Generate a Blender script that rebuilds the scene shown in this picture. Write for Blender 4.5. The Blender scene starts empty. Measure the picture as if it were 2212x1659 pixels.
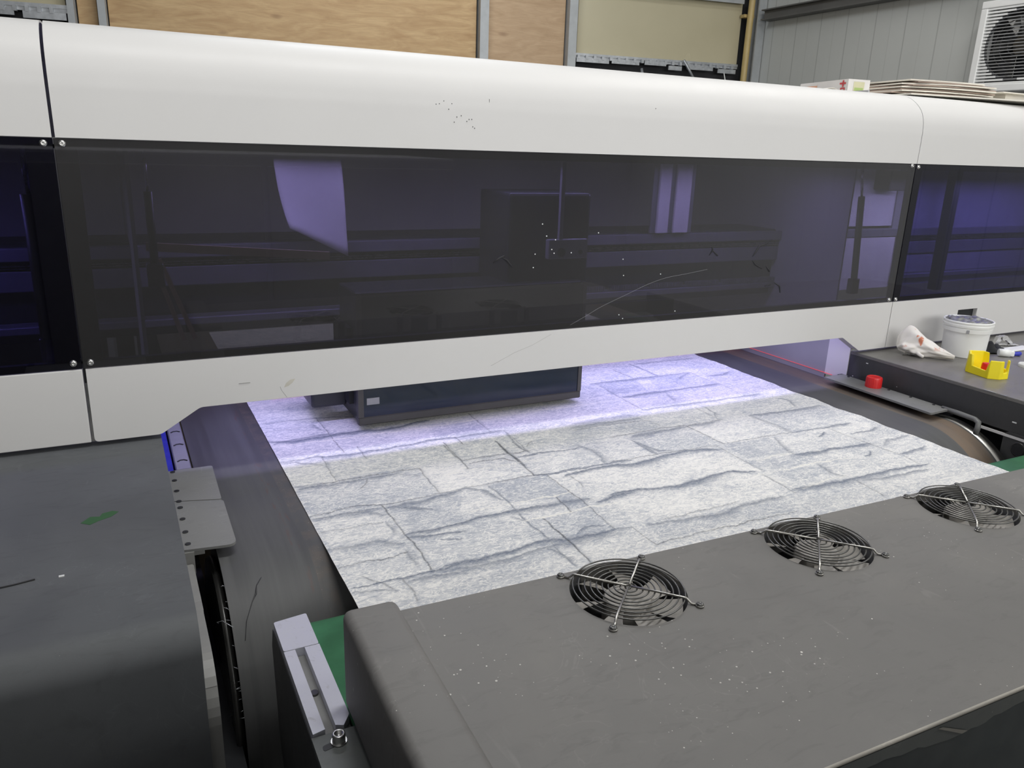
import bpy, bmesh, math, random
import numpy as np
from mathutils import Vector, Matrix
random.seed(7)
SC = bpy.context.scene
# ---------------------------------------------------------------- camera
cam_d = bpy.data.cameras.new('camera'); cam = bpy.data.objects.new('camera', cam_d)
SC.collection.objects.link(cam); SC.camera = cam
cam_d.sensor_fit = 'HORIZONTAL'; cam_d.sensor_width = 36.0
cam_d.lens = 1690.0/2212*36.0
cam_d.clip_start = 0.02; cam_d.clip_end = 60
def camera_matrix():
    vx = np.array([3454.0, -396.5, 1690.0]); vy = np.array([-899.0, -544.5, 1690.0])   # directions of the machine's two axes
    X = vx/np.linalg.norm(vx); Y = vy-X*(vy@X); Y /= np.linalg.norm(Y); Z = np.cross(X, Y)
    R = np.array([X, Y, Z])
    r, u, b = R[:, 0], -R[:, 1], -R[:, 2]
    return Matrix(((r[0], u[0], b[0], 0), (r[1], u[1], b[1], 0), (r[2], u[2], b[2], 1.5), (0, 0, 0, 1)))
cam.matrix_world = camera_matrix()
# ---------------------------------------------------------------- world, lamps, exposure
SC.view_settings.view_transform = 'Standard'; SC.view_settings.look = 'None'
SC.view_settings.gamma = 1.0; SC.view_settings.use_curve_mapping = False
SC.view_settings.exposure = 0.0
W = bpy.data.worlds.new('world'); SC.world = W; W.use_nodes = True
W.node_tree.nodes['Background'].inputs[0].default_value = (0.75, 0.8, 0.85, 1)
W.node_tree.nodes['Background'].inputs[1].default_value = 0.15
def area(name, loc, size, power, col=(1, 1, 1), rot=(0, 0, 0), spread=math.pi):
    d = bpy.data.lights.new(name, 'AREA'); d.shape = 'RECTANGLE'; d.size, d.size_y = size
    d.energy = power; d.color = col; d.spread = spread
    o = bpy.data.objects.new(name, d); o.location = loc; o.rotation_euler = rot
    SC.collection.objects.link(o); return o
area('ceiling_lamp', (1.3, 3.6, 3.6), (1.5, 0.25), 37, (0.93, 0.96, 1.0))
area('ceiling_lamp', (2.9, 1.9, 3.6), (1.5, 0.25), 27, (1.0, 0.98, 0.95))
area('ceiling_lamp', (0.7, 0.9, 3.6), (1.5, 0.25), 30, (0.98, 0.98, 0.97))
area('ceiling_lamp', (3.75, -0.6, 3.35), (1.5, 0.25), 44, (1.0, 0.985, 0.96))
area('front_fill_light', (0.6, -3.0, 2.35), (5.5, 1.4), 136, (1.0, 0.99, 0.97), (math.pi/2-.10, 0, 0))  # added fill light at the front wall, brightens the upright white panels
# lilac curing lamps over the belt, then two added fill lights behind the side panes
area('curing_and_fill_lamp', (0.90, 1.61, 1.46), (1.60, 0.07), 6.5, (0.58, 0.51, 1.0))
area('curing_and_fill_lamp', (0.90, 1.68, 1.07), (1.50, 0.12), 1.4, (0.58, 0.58, 1.0))
area('curing_and_fill_lamp', (2.55, 1.60, 1.44), (1.0, 0.06), 7.5, (0.62, 0.58, 1.0))  # added fill light, brightens what shows behind the right pane
area('curing_and_fill_lamp', (-0.62, 1.60, 1.44), (0.9, 0.05), 4.0, (0.62, 0.58, 1.0))  # added fill light for the dark left pane
# ---------------------------------------------------------------- materials
MATS = {}
class NT:
    def __init__(s, name):
        s.m = bpy.data.materials.new(name); s.m.use_nodes = True
        s.t = s.m.node_tree; s.n = s.t.nodes; s.b = s.n['Principled BSDF']; MATS[name] = s.m
    def new(s, typ, **kw):
        n = s.n.new(typ)
        for k, v in kw.items(): setattr(n, k, v)
        return n
    def link(s, a, b): s.t.links.new(a, b)
    def coord(s, scale=(1, 1, 1)):
        tc = s.new('ShaderNodeTexCoord'); mp = s.new('ShaderNodeMapping'); mp.inputs['Scale'].default_value = scale
        s.link(tc.outputs['Object'], mp.inputs['Vector']); return mp.outputs['Vector']
    def noise(s, vec, scale, detail=4, rough=.55, dist=0):
        n = s.new('ShaderNodeTexNoise'); n.inputs['Scale'].default_value = scale; n.inputs['Detail'].default_value = detail
        n.inputs['Roughness'].default_value = rough; n.inputs['Distortion'].default_value = dist
        s.link(vec, n.inputs['Vector']); return n.outputs['Fac']
    def ramp(s, fac, a, b, ca=0.0, cb=1.0):
        n = s.new('ShaderNodeMapRange'); n.clamp = True
        n.inputs['From Min'].default_value = a; n.inputs['From Max'].default_value = b
        n.inputs['To Min'].default_value = ca; n.inputs['To Max'].default_value = cb
        s.link(fac, n.inputs['Value']); return n.outputs['Result']
    def mix(s, fac, a, b, blend='MIX'):
        n = s.new('ShaderNodeMix', data_type='RGBA', blend_type=blend)
        for sock, v in ((n.inputs[0], fac), (n.inputs[6], a), (n.inputs[7], b)):
            if hasattr(v, 'is_output'): s.link(v, sock)
            elif isinstance(v, (int, float)): sock.default_value = v
            else: sock.default_value = (*v, 1)
        return n.outputs[2]
    def math(s, op, a, b=0.0):
        n = s.new('ShaderNodeMath', operation=op)
        for sock, v in ((n.inputs[0], a), (n.inputs[1], b)):
            if hasattr(v, 'is_output'): s.link(v, sock)
            else: sock.default_value = v
        return n.outputs[0]
    def bump(s, h, strength=.2, dist=.001):
        n = s.new('ShaderNodeBump'); n.inputs['Strength'].default_value = strength; n.inputs['Distance'].default_value = dist
        s.link(h, n.inputs['Height']); s.link(n.outputs['Normal'], s.b.inputs['Normal'])
    def set(s, **kw):
        for k, v in kw.items():
            sock = s.b.inputs[k.replace('_', ' ')]
            if hasattr(v, 'is_output'): s.link(v, sock)
            elif isinstance(v, tuple): sock.default_value = (*v, 1)
            else: sock.default_value = v
        return s
def srgb(r, g, b):
    f = lambda c: ((c/255+.055)/1.055)**2.4 if c > 10 else c/255/12.92
    return (f(r), f(g), f(b))
def simple(name, col, rough=.5, metal=0.0, vary=.12, scale=12, spec=.5, bump=0.0):
    t = NT(name); v = t.coord(); n = t.noise(v, scale, 5)
    lo = tuple(c*(1-vary) for c in col); hi = tuple(min(1, c*(1+vary)) for c in col)
    t.set(Base_Color=t.mix(t.ramp(n, .3, .7), lo, hi), Roughness=t.ramp(t.noise(v, scale*2.3, 3), .3, .7, max(.02, rough*.85), min(1, rough*1.15)), Metallic=metal)
    t.b.inputs['Specular IOR Level'].default_value = spec
    if bump: t.bump(t.noise(v, 400, 2), bump, .0005)
    return t
simple('white_enamel', (.635, .63, .622), .5, 0, .015, 2.5, .22)
simple('white_plain', (.78, .77, .76), .5, 0, .03, 6)
simple('black_paint', (.018, .019, .022), .45, 0, .2, 20)
simple('black_rubber', (.02, .02, .022), .7, 0, .2, 20)
simple('steel', (.55, .55, .54), .28, 1, .1, 40)
simple('steel_wire', (.50, .49, .46), .33, 1, .05, 3)
simple('dark_steel', (.13, .13, .125), .30, .8, .1, 4)
simple('galvanised', (.42, .44, .46), .42, .6, .15, 30)
simple('side_wall_grey', (.40, .40, .41), .5, 0, .05, 6)
simple('grey_bracket', (.26, .26, .25), .5, .1, .1, 20)
simple('fan_plastic', (.36, .34, .31), .5, 0, .15, 25)
simple('red_plastic', (.66, .022, .022), .35, 0, .06, 20)
simple('yellow_plastic', (.86, .72, .012), .42, 0, .05, 20)
simple('white_plastic', (.80, .81, .80), .35, 0, .03, 10)
simple('blue_plastic', (.03, .04, .42), .45, 0, .1, 20)
simple('ink_sludge', (.20, .205, .185), .33, 0, .6, 60, .5, .6)
simple('black_cloth', (.02, .021, .024), .9, 0, .3, 30)
simple('stud_steel', (.40, .42, .43), .5, .2, .1, 12)
simple('roof_beam', (.13, .13, .125), .55, .2, .1, 5)
simple('pipe_yellow', (.50, .38, .16), .4, 0, .1, 10)
simple('floor_concrete', (.16, .16, .16), .8, 0, .3, 3)
simple('wall_dark', (.035, .036, .04), .8, 0, .2, 3)
simple('ceiling_white', (.45, .45, .45), .9, 0, .05, 2)
simple('extruded_aluminium', (.20, .20, .24), .45, .3, .1, 20)
simple('reflected_wood', (.42, .30, .20), .6, 0, .15, 20)
simple('glass_fibre_grey', (.30, .305, .32), .6, 0, .08, 15)
simple('carriage_black', (.03, .032, .038), .32, 0, .1, 10)
simple('carriage_frame', (.065, .063, .060), .45, 0, .1, 10)
simple('carriage_glass', (.006, .014, .030), .10, 0, .1, 10)
simple('cream_paint', (.50, .455, .31), .24, 0, .03, 3, .5)
t = NT('red_glow'); t.set(Base_Color=(.4, .01, .01), Emission_Color=(1, .08, .08), Emission_Strength=.7)

def dusty_paint(name, base, specks=.0, smudge=.35, rough=.42, warm=0.0):
    t = NT(name); v = t.coord()
    n1 = t.noise(v, 5, 6, .6, .4); n2 = t.noise(t.coord((1, 3, 1)), 22, 4, .6, 1.2)
    a = tuple(c*(1-smudge*.5) for c in base); b = tuple(c*(1+smudge*.6) for c in base)
    col = t.mix(t.ramp(n1, .3, .72), a, b)
    col = t.mix(t.ramp(n2, .54, .72, 0, .45), col, tuple(c*.68 for c in base))
    n3 = t.noise(v, 9, 3, .5, 2.5); ringy = t.ramp(t.math('ABSOLUTE', t.math('SUBTRACT', n3, .56)), 0, .012, .30, 0)
    col = t.mix(t.math('MULTIPLY', ringy, t.ramp(n1, .5, .6)), col, tuple(c*1.7 for c in base))
    scr = t.noise(t.coord((70, 9, 10)), 1.0, 2, .5, .8)
    col = t.mix(t.ramp(scr, .70, .76, 0, .25), col, tuple(c*1.6 for c in base))
    w = (base[0]*1.25, base[1]*1.2, base[2]*1.12)
    col = t.mix(t.ramp(t.noise(v, 2.2, 3), .45, .7, 0, .45+warm), col, w)
    if specks:
        vo = t.new('ShaderNodeTexVoronoi'); vo.inputs['Scale'].default_value = 75; t.link(t.coord((1, 1, .2)), vo.inputs['Vector'])
        dens = t.ramp(t.noise(v, 6, 2), .42, .62, 0, 1)
        sep = t.new('ShaderNodeSeparateColor'); t.link(vo.outputs['Color'], sep.inputs[0])
        thr = t.math('MULTIPLY', t.math('POWER', sep.outputs[0], 5.0), t.math('MULTIPLY', dens, .10*specks))
        sp = t.math('LESS_THAN', vo.outputs['Distance'], thr)
        vo2 = t.new('ShaderNodeTexVoronoi'); vo2.inputs['Scale'].default_value = 240; t.link(t.coord((1, 1, .2)), vo2.inputs['Vector'])
        sep2 = t.new('ShaderNodeSeparateColor'); t.link(vo2.outputs['Color'], sep2.inputs[0])
        thr2 = t.math('MULTIPLY', t.math('POWER', sep2.outputs[1], 9.0), t.math('MULTIPLY', dens, .3*specks))
        sp = t.math('MAXIMUM', sp, t.math('MULTIPLY', t.math('LESS_THAN', vo2.outputs['Distance'], thr2), .6))
        col = t.mix(sp, col, (.75, .73, .68))
    t.set(Base_Color=col, Roughness=t.ramp(n1, .3, .7, rough*.85, rough*1.2))
    t.bump(t.noise(v, 700, 2), .12, .0004)
    return t
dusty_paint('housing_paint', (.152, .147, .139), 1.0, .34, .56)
dusty_paint('cabinet_paint', (.094, .100, .107), .25, .30, .62)
dusty_paint('right_cabinet_paint', (.155, .15, .142), .2, .25, .36)
dusty_paint('cabinet_side_paint', (.056, .057, .059), .15, .15, .5)
dusty_paint('housing_front_paint', (.13, .14, .135), .3, .35, .45)
dusty_paint('worn_edge', (.36, .34, .30), 0, .6, .5)
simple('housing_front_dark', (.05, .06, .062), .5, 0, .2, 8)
dusty_paint('plate_paint', (.19, .195, .195), .35, .12, .42)

def make_belt():
    t = NT('belt_rubber'); v = t.coord()
    sx = t.new('ShaderNodeSeparateXYZ'); tc = t.new('ShaderNodeTexCoord'); t.link(tc.outputs['Object'], sx.inputs[0])
    st = t.noise(t.coord((30, 1.2, 1.2)), 1.0, 5, .6)          # streaks that run along the travel
    fine = t.noise(v, 300, 2)
    col = t.mix(t.ramp(st, .35, .68), (.062, .063, .064), (.108, .110, .110))
    # brown rubbed line near the right edge
    br = t.math('MULTIPLY', t.math('LESS_THAN', t.math('ABSOLUTE', t.math('SUBTRACT', sx.outputs[0], 1.725-.94)), .035), t.ramp(t.noise(t.coord((10, 3, 1)), 2, 4), .3, .6, .2, .8))
    col = t.mix(br, col, (.19, .135, .09))
    # red scuffs
    rd = t.math('MULTIPLY', t.math('LESS_THAN', t.math('ABSOLUTE', t.math('SUBTRACT', sx.outputs[0], .205-.94)), .008), t.ramp(t.noise(t.coord((60, 12, 12)), 1.5, 4), .55, .66, 0, .5))
    col = t.mix(rd, col, (.115, .062, .05))
    # worn strip beside the print with white specks
    ws = t.math('MULTIPLY', t.math('LESS_THAN', t.math('ABSOLUTE', t.math('SUBTRACT', sx.outputs[0], .232-.94)), .012), t.ramp(t.noise(v, 30, 5), .4, .6, 0, .6))
    col = t.mix(ws, col, (.12, .10, .085))
    sp = t.math('MULTIPLY', ws, t.math('GREATER_THAN', t.noise(v, 520, 1), .74))
    col = t.mix(sp, col, (.6, .6, .58))
    t.set(Base_Color=col, Roughness=t.ramp(st, .3, .7, .50, .66)); t.bump(fine, .1, .0003)
make_belt()

def make_ply(name, a, b, scale=1.0):
    t = NT(name); v = t.coord((1.0*scale, 1, 5.5*scale))
    n = t.noise(v, 3.0, 6, .55, 1.6); g = t.noise(t.coord((3, 1, 40)), 6, 4, .6)
    knot = t.new('ShaderNodeTexVoronoi'); knot.inputs['Scale'].default_value = 2.2; t.link(t.coord((1, 0.01, 2.6)), knot.inputs['Vector'])
    col = t.mix(t.ramp(n, .3, .7), a, b)
    col = t.mix(t.ramp(g, .4, .75, 0, .3), col, tuple(c*.7 for c in a))
    col = t.mix(t.ramp(knot.outputs['Distance'], .02, .10, .65, 0), col, (.16, .07, .03))
    t.set(Base_Color=col, Roughness=.55)
make_ply('plywood', (.42, .26, .12), (.60, .42, .22))
make_ply('plywood_pale', (.42, .28, .16), (.56, .40, .25))

def make_green():
    t = NT('green_belt'); v = t.coord()
    t.set(Base_Color=t.mix(t.ramp(t.noise(v, 25, 5), .35, .7), (.018, .115, .042), (.032, .165, .068)), Roughness=.5)
make_green()

def make_alu():
    t = NT('milled_aluminium'); n = t.noise(t.coord((20, 400, 20)), 1.0, 3); d = t.noise(t.coord(), 70, 5, .6, 1)
    t.set(Base_Color=t.mix(t.ramp(d, .62, .8, 0, .5), (.66, .67, .74), (.32, .31, .30)), Metallic=.35, Roughness=t.ramp(n, .3, .7, .32, .48))
make_alu()

def make_pane(name, tint, dust_haze, hazecol=(.30, .30, .30)):
    # tinted acrylic: coloured see-through with a clear coat reflection and the room's reflected veil painted in as grey dust
    t = NT(name); t.n.remove(t.b); out = t.n['Material Output']
    tr = t.new('ShaderNodeBsdfTransparent'); tr.inputs[0].default_value = (*tint, 1)
    df = t.new('ShaderNodeBsdfDiffuse'); v = t.coord((1, 1, 1))
    gl = t.new('ShaderNodeBsdfGlossy'); gl.inputs['Roughness'].default_value = .02; gl.inputs[0].default_value = (.9, .9, 1, 1)
    fr = t.new('ShaderNodeFresnel'); fr.inputs[0].default_value = 1.49
    df.inputs[0].default_value = (*hazecol, 1)
    big = t.noise(v, 1.4, 3); 
    m1 = t.new('ShaderNodeMixShader'); t.link(t.ramp(big, .35, .6, dust_haze*.65, dust_haze), m1.inputs[0]); t.link(tr.outputs[0], m1.inputs[1]); t.link(df.outputs[0], m1.inputs[2])
    m2 = t.new('ShaderNodeMixShader'); t.link(fr.outputs[0], m2.inputs[0]); t.link(m1.outputs[0], m2.inputs[1]); t.link(gl.outputs[0], m2.inputs[2])
    # the far face of the sheet only lets the light out again: the tint and the sheen belong to the near face
    ge = t.new('ShaderNodeNewGeometry'); clear = t.new('ShaderNodeBsdfTransparent'); m3 = t.new('ShaderNodeMixShader')
    t.link(ge.outputs['Backfacing'], m3.inputs[0]); t.link(m2.outputs[0], m3.inputs[1]); t.link(clear.outputs[0], m3.inputs[2])
    t.link(m3.outputs[0], out.inputs[0])
make_pane('tinted_acrylic_hazy', (.115, .110, .150), .122, (.30, .295, .29))
make_pane('tinted_acrylic', (.060, .054, .15), .012, (.20, .19, .30))

def make_wall_panel():
    t = NT('sandwich_panel'); v = t.coord()
    sx = t.new('ShaderNodeSeparateXYZ'); t.link(v, sx.inputs[0])
    f = t.math('FRACT', t.math('MULTIPLY', sx.outputs[1], 1/.105))
    f2 = t.math('FRACT', t.math('MULTIPLY', sx.outputs[1], 1/.21))
    g = t.math('MAXIMUM', t.math('MULTIPLY', t.math('LESS_THAN', f2, .035), 1.0), t.math('MULTIPLY', t.math('LESS_THAN', f, .05), .35))
    n = t.noise(v, 2, 4)
    col = t.mix(t.ramp(n, .3, .7), (.48, .495, .475), (.52, .535, .515))
    t.set(Base_Color=t.mix(t.math('MULTIPLY', g, .35), col, (.20, .205, .20)), Roughness=.5)
    t.bump(t.math('SUBTRACT', 1.0, g), .5, .003)
make_wall_panel()

def make_card(name, a, b):
    t = NT(name); v = t.coord((1, 1, 60)); t.set(Base_Color=t.mix(t.ramp(t.noise(v, 9, 3), .4, .6), a, b), Roughness=.8)
make_card('cardboard_white', (.66, .63, .56), (.76, .73, .66)); make_card('cardboard_brown', (.24, .18, .15), (.44, .35, .29))

def make_carton():
    t = NT('carton_print'); v = t.coord(); t.set(Base_Color=t.mix(t.ramp(t.noise(v, 8, 2), .4, .6), (.66, .64, .62), (.74, .72, .70)), Roughness=.5)
make_carton()
simple('carton_red', (.55, .07, .08), .5); simple('carton_green', (.36, .48, .16), .5); simple('carton_cream', (.60, .58, .38), .5); simple('carton_orange', (.72, .38, .25), .5)

def make_rag():
    t = NT('stained_rag'); v = t.coord((1, 1, 1))
    st = t.ramp(t.noise(v, 34, 3, .5, .6), .56, .62)
    sx = t.new('ShaderNodeSeparateXYZ'); tc = t.new('ShaderNodeTexCoord'); t.link(tc.outputs['Object'], sx.inputs[0])
    hi = t.ramp(sx.outputs[2], .022, .034)
    t.set(Base_Color=t.mix(t.math('MULTIPLY', st, hi), (.80, .77, .74), (.62, .22, .13)), Roughness=.6)
    t.b.inputs['Subsurface Weight'].default_value = .1; t.b.inputs['Subsurface Radius'].default_value = (.005, .004, .003)
make_rag()

def make_print():
    t = NT('stone_print'); at = t.new('ShaderNodeAttribute', attribute_name='ink')
    sep = t.new('ShaderNodeSeparateColor'); t.link(at.outputs['Color'], sep.inputs[0])
    crack, band, white = sep.outputs; tone = at.outputs['Alpha']
    n1 = t.noise(t.coord((44, 72, 44)), 1.0, 6, .62, 1.4)
    n2 = t.noise(t.coord((170, 290, 170)), 1.0, 4, .65, 1.0)
    n3 = t.noise(t.coord((7, 11, 7)), 1.0, 3, .5, .6)
    n4 = t.noise(t.coord((14, 75, 14)), 1.0, 4, .6, 2.4)       # veins that run with the courses
    f = t.math('ADD', t.math('MULTIPLY', n1, .40), t.math('MULTIPLY', n2, .50))
    f = t.math('ADD', f, t.math('MULTIPLY', t.math('SUBTRACT', n3, .5), .35))
    f = t.math('ADD', f, t.math('MULTIPLY', t.math('SUBTRACT', n4, .5), .30))
    f = t.math('ADD', f, t.math('MULTIPLY', t.math('SUBTRACT', tone, .5), .26))
    vein = t.ramp(t.math('ABSOLUTE', t.math('SUBTRACT', t.noise(t.coord((34, 60, 34)), 1.0, 5, .6, 2.2), .5)), 0, .05, .22, 0)
    f = t.math('ADD', f, vein)
    f = t.ramp(f, .30, .66)
    col = t.mix(f, (.42, .452, .505), (.93, .92, .88))
    col = t.mix(t.ramp(n1, .30, .42, .5, 0), col, (.42, .46, .53))
    col = t.mix(t.math('MULTIPLY', band, t.ramp(n2, .35, .7, 1.0, .6)), col, (.15, .185, .25))
    col = t.mix(crack, col, (.05, .06, .075))
    col = t.mix(white, col, (.93, .91, .83))
    t.set(Base_Color=col, Roughness=.62); t.bump(t.noise(t.coord((500, 500, 500)), 1, 2), .1, .0003)
make_print()

# ---------------------------------------------------------------- object helpers
def worldpos(o):
    v = Vector((0, 0, 0))
    while o is not None: v = v+o.location; o = o.parent
    return v
def link_mesh(name, me, mats, parent=None, label=None):
    o = bpy.data.objects.new(name, me); SC.collection.objects.link(o)
    for m in ([mats] if isinstance(mats, str) else mats): me.materials.append(MATS[m])
    if parent is not None:
        me.transform(Matrix.Translation(-worldpos(parent))); o.parent = parent
    if label: o['label'] = label
    return o
def part(name, bm, mats, parent=None, label=None, smooth=False):
    me = bpy.data.meshes.new(name)
    if smooth:
        for f in bm.faces: f.smooth = True
        me2 = me
    bm.normal_update(); bm.to_mesh(me); bm.free()
    o = link_mesh(name, me, mats, parent, label)
    if smooth == 'auto': me.set_sharp_from_angle(angle=math.radians(35))
    return o
def tag(o, label, cat, group=None):
    o['label'] = label; o['category'] = cat
    if group: o['group'] = group
    return o
def solo(name, bm, mats, label, cat, group=None, smooth=False, origin=None):
    o = part(name, bm, mats, None, None, smooth)
    if origin is None:
        vs = [v.co for v in o.data.vertices]
        mn = [min(v[i] for v in vs) for i in range(3)]; mx = [max(v[i] for v in vs) for i in range(3)]
        origin = Vector(((mn[0]+mx[0])/2, (mn[1]+mx[1])/2, mn[2]))
    o.data.transform(Matrix.Translation(-Vector(origin))); o.location = origin
    return tag(o, label, cat, group)
def thing(name, label, cat, loc, group=None):
    o = bpy.data.objects.new(name, None); o.empty_display_size = .05; SC.collection.objects.link(o); o.location = loc
    return tag(o, label, cat, group)
def structure(name, bm, mats, parent=None):
    o = part(name, bm, mats, parent)
    if parent is None: o['kind'] = 'structure'
    return o
def copy_tree(o, parent=None):
    c = o.copy(); SC.collection.objects.link(c); c.parent = parent
    for ch in list(o.children): copy_tree(ch, c)
    return c
def B(): return bmesh.new()
def bx(bm, x0, x1, y0, y1, z0, z1, bev=0.0, seg=2, mat=0, M=None):
    t = bmesh.new(); bmesh.ops.create_cube(t, size=1)
    for v in t.verts: v.co = Vector((x0+(v.co.x+.5)*(x1-x0), y0+(v.co.y+.5)*(y1-y0), z0+(v.co.z+.5)*(z1-z0)))
    if bev: bmesh.ops.bevel(t, geom=t.edges[:], offset=bev, segments=seg, profile=.5, affect='EDGES')
    if M is not None: t.transform(M)
    merge(bm, t, mat); return bm
def merge(bm, t, mat=0):
    mp = [bm.verts.new(v.co) for v in t.verts]; t.verts.index_update()
    for f in t.faces:
        try: nf = bm.faces.new([mp[v.index] for v in f.verts]); nf.material_index = mat; nf.smooth = f.smooth
        except ValueError: pass
    t.free()
def cyl(bm, c, r, h, n=32, axis='Z', r2=None, mat=0, bev=0.0, M=None):
    t = bmesh.new(); bmesh.ops.create_cone(t, cap_ends=True, segments=n, radius1=r, radius2=r if r2 is None else r2, depth=h)
    if bev:
        es = [e for e in t.edges if len(e.link_faces) == 2 and any(len(f.verts) > 4 for f in e.link_faces)]
        bmesh.ops.bevel(t, geom=es, offset=bev, segments=2, affect='EDGES')
    if axis == 'X': t.transform(Matrix.Rotation(math.pi/2, 4, 'Y'))
    if axis == 'Y': t.transform(Matrix.Rotation(-math.pi/2, 4, 'X'))
    if M is not None: t.transform(M)
    t.transform(Matrix.Translation(Vector(c)))
    for f in t.faces: f.smooth = len(f.verts) == 4
    merge(bm, t, mat); return bm
def lathe(bm, prof, c=(0, 0, 0), n=48, mat=0, a0=0.0, a1=2*math.pi):
    full = abs(a1-a0-2*math.pi) < 1e-6; cnt = n if full else n+1
    rings = [[bm.verts.new((c[0]+r*math.cos(a0+(a1-a0)*i/n), c[1]+r*math.sin(a0+(a1-a0)*i/n), c[2]+z)) for i in range(cnt)] for r, z in prof]
    for a, b in zip(rings, rings[1:]):
        for i in range(n):
            j = (i+1) % cnt
            try: f = bm.faces.new((a[i], a[j], b[j], b[i])); f.smooth = True; f.material_index = mat
            except ValueError: pass
    return rings
def tube(bm, pts, r, n=8, closed=False, mat=0):
    pts = [Vector(p) for p in pts]; L = len(pts); rings = []; up = None
    for i, p in enumerate(pts):
        a = pts[(i-1) % L] if (closed or i) else p; b = pts[(i+1) % L] if (closed or i < L-1) else p
        d = (b-a).normalized()
        if up is None: up = Vector((0, 0, 1)) if abs(d.z) < .9 else Vector((1, 0, 0))
        s = d.cross(up).normalized(); u = s.cross(d).normalized(); up = u
        rr = r[i] if isinstance(r, (list, tuple)) else r
        rings.append([bm.verts.new(p+(s*math.cos(2*math.pi*k/n)+u*math.sin(2*math.pi*k/n))*rr) for k in range(n)])
    for i in range(L if closed else L-1):
        A, Bq = rings[i], rings[(i+1) % L]
        for k in range(n):
            try: f = bm.faces.new((A[k], A[(k+1) % n], Bq[(k+1) % n], Bq[k])); f.smooth = True; f.material_index = mat
            except ValueError: pass
    if not closed:
        for q in (rings[0][::-1], rings[-1]):
            f = bm.faces.new(q); f.material_index = mat
    return bm
def sweep_x(bm, prof, x0, x1, thick=0.0, nx=1, mat=0, inward=(0, -1)):
    """profile of (y, z) points swept along x; thick gives a second skin"""
    P = [Vector((0, y, z)) for y, z in prof]; N = []
    for i in range(len(P)):
        d = (P[min(i+1, len(P)-1)]-P[max(i-1, 0)]).normalized(); N.append(Vector((0, d.z, -d.y)))
    outer = [[bm.verts.new((x0+(x1-x0)*k/nx, p.y, p.z)) for p in P] for k in range(nx+1)]
    inner = [[bm.verts.new((x0+(x1-x0)*k/nx, (p+n*thick).y, (p+n*thick).z)) for p, n in zip(P, N)] for k in range(nx+1)]
    m = len(P)
    for k in range(nx):
        for i in range(m-1):
            f = bm.faces.new((outer[k][i], outer[k+1][i], outer[k+1][i+1], outer[k][i+1])); f.smooth = True; f.material_index = mat
            f = bm.faces.new((inner[k][i], inner[k][i+1], inner[k+1][i+1], inner[k+1][i])); f.smooth = True; f.material_index = mat
        bm.faces.new((outer[k][0], inner[k][0], inner[k+1][0], outer[k+1][0])); bm.faces.new((outer[k][-1], outer[k+1][-1], inner[k+1][-1], inner[k][-1]))
    for k in (0, nx):
        for i in range(m-1): bm.faces.new((outer[k][i], outer[k][i+1], inner[k][i+1], inner[k][i]))
    return bm
def prism(bm, poly, a0, a1, axis='Y', mat=0):
    """extrude polygon; axis Y: poly in (x,z); axis Z: poly in (x,y); axis X: poly in (y,z)"""
    def mk(u, v, w): return (u, w, v) if axis == 'Y' else ((u, v, w) if axis == 'Z' else (w, u, v))
    A = [bm.verts.new(mk(u, v, a0)) for u, v in poly]; Bq = [bm.verts.new(mk(u, v, a1)) for u, v in poly]
    fa = bm.faces.new(A); fb = bm.faces.new(Bq[::-1]); fa.material_index = fb.material_index = mat
    n = len(poly)
    for i in range(n):
        f = bm.faces.new((A[i], Bq[i], Bq[(i+1) % n], A[(i+1) % n])); f.material_index = mat
    bmesh.ops.recalc_face_normals(bm, faces=bm.faces[:])
    return bm
def rounded(poly, rads, seg=5):
    out = []; n = len(poly)
    for i, p in enumerate(poly):
        p = Vector(p); r = rads[i] if isinstance(rads, (list, tuple)) else rads
        if r <= 0: out.append(tuple(p)); continue
        a = (Vector(poly[i-1])-p).normalized(); b = (Vector(poly[(i+1) % n])-p).normalized()
        for k in range(seg+1):
            t = k/seg; q = (p+a*r)*(1-t)**2+p*2*t*(1-t)+(p+b*r)*t**2; out.append(tuple(q))
    return out
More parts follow.
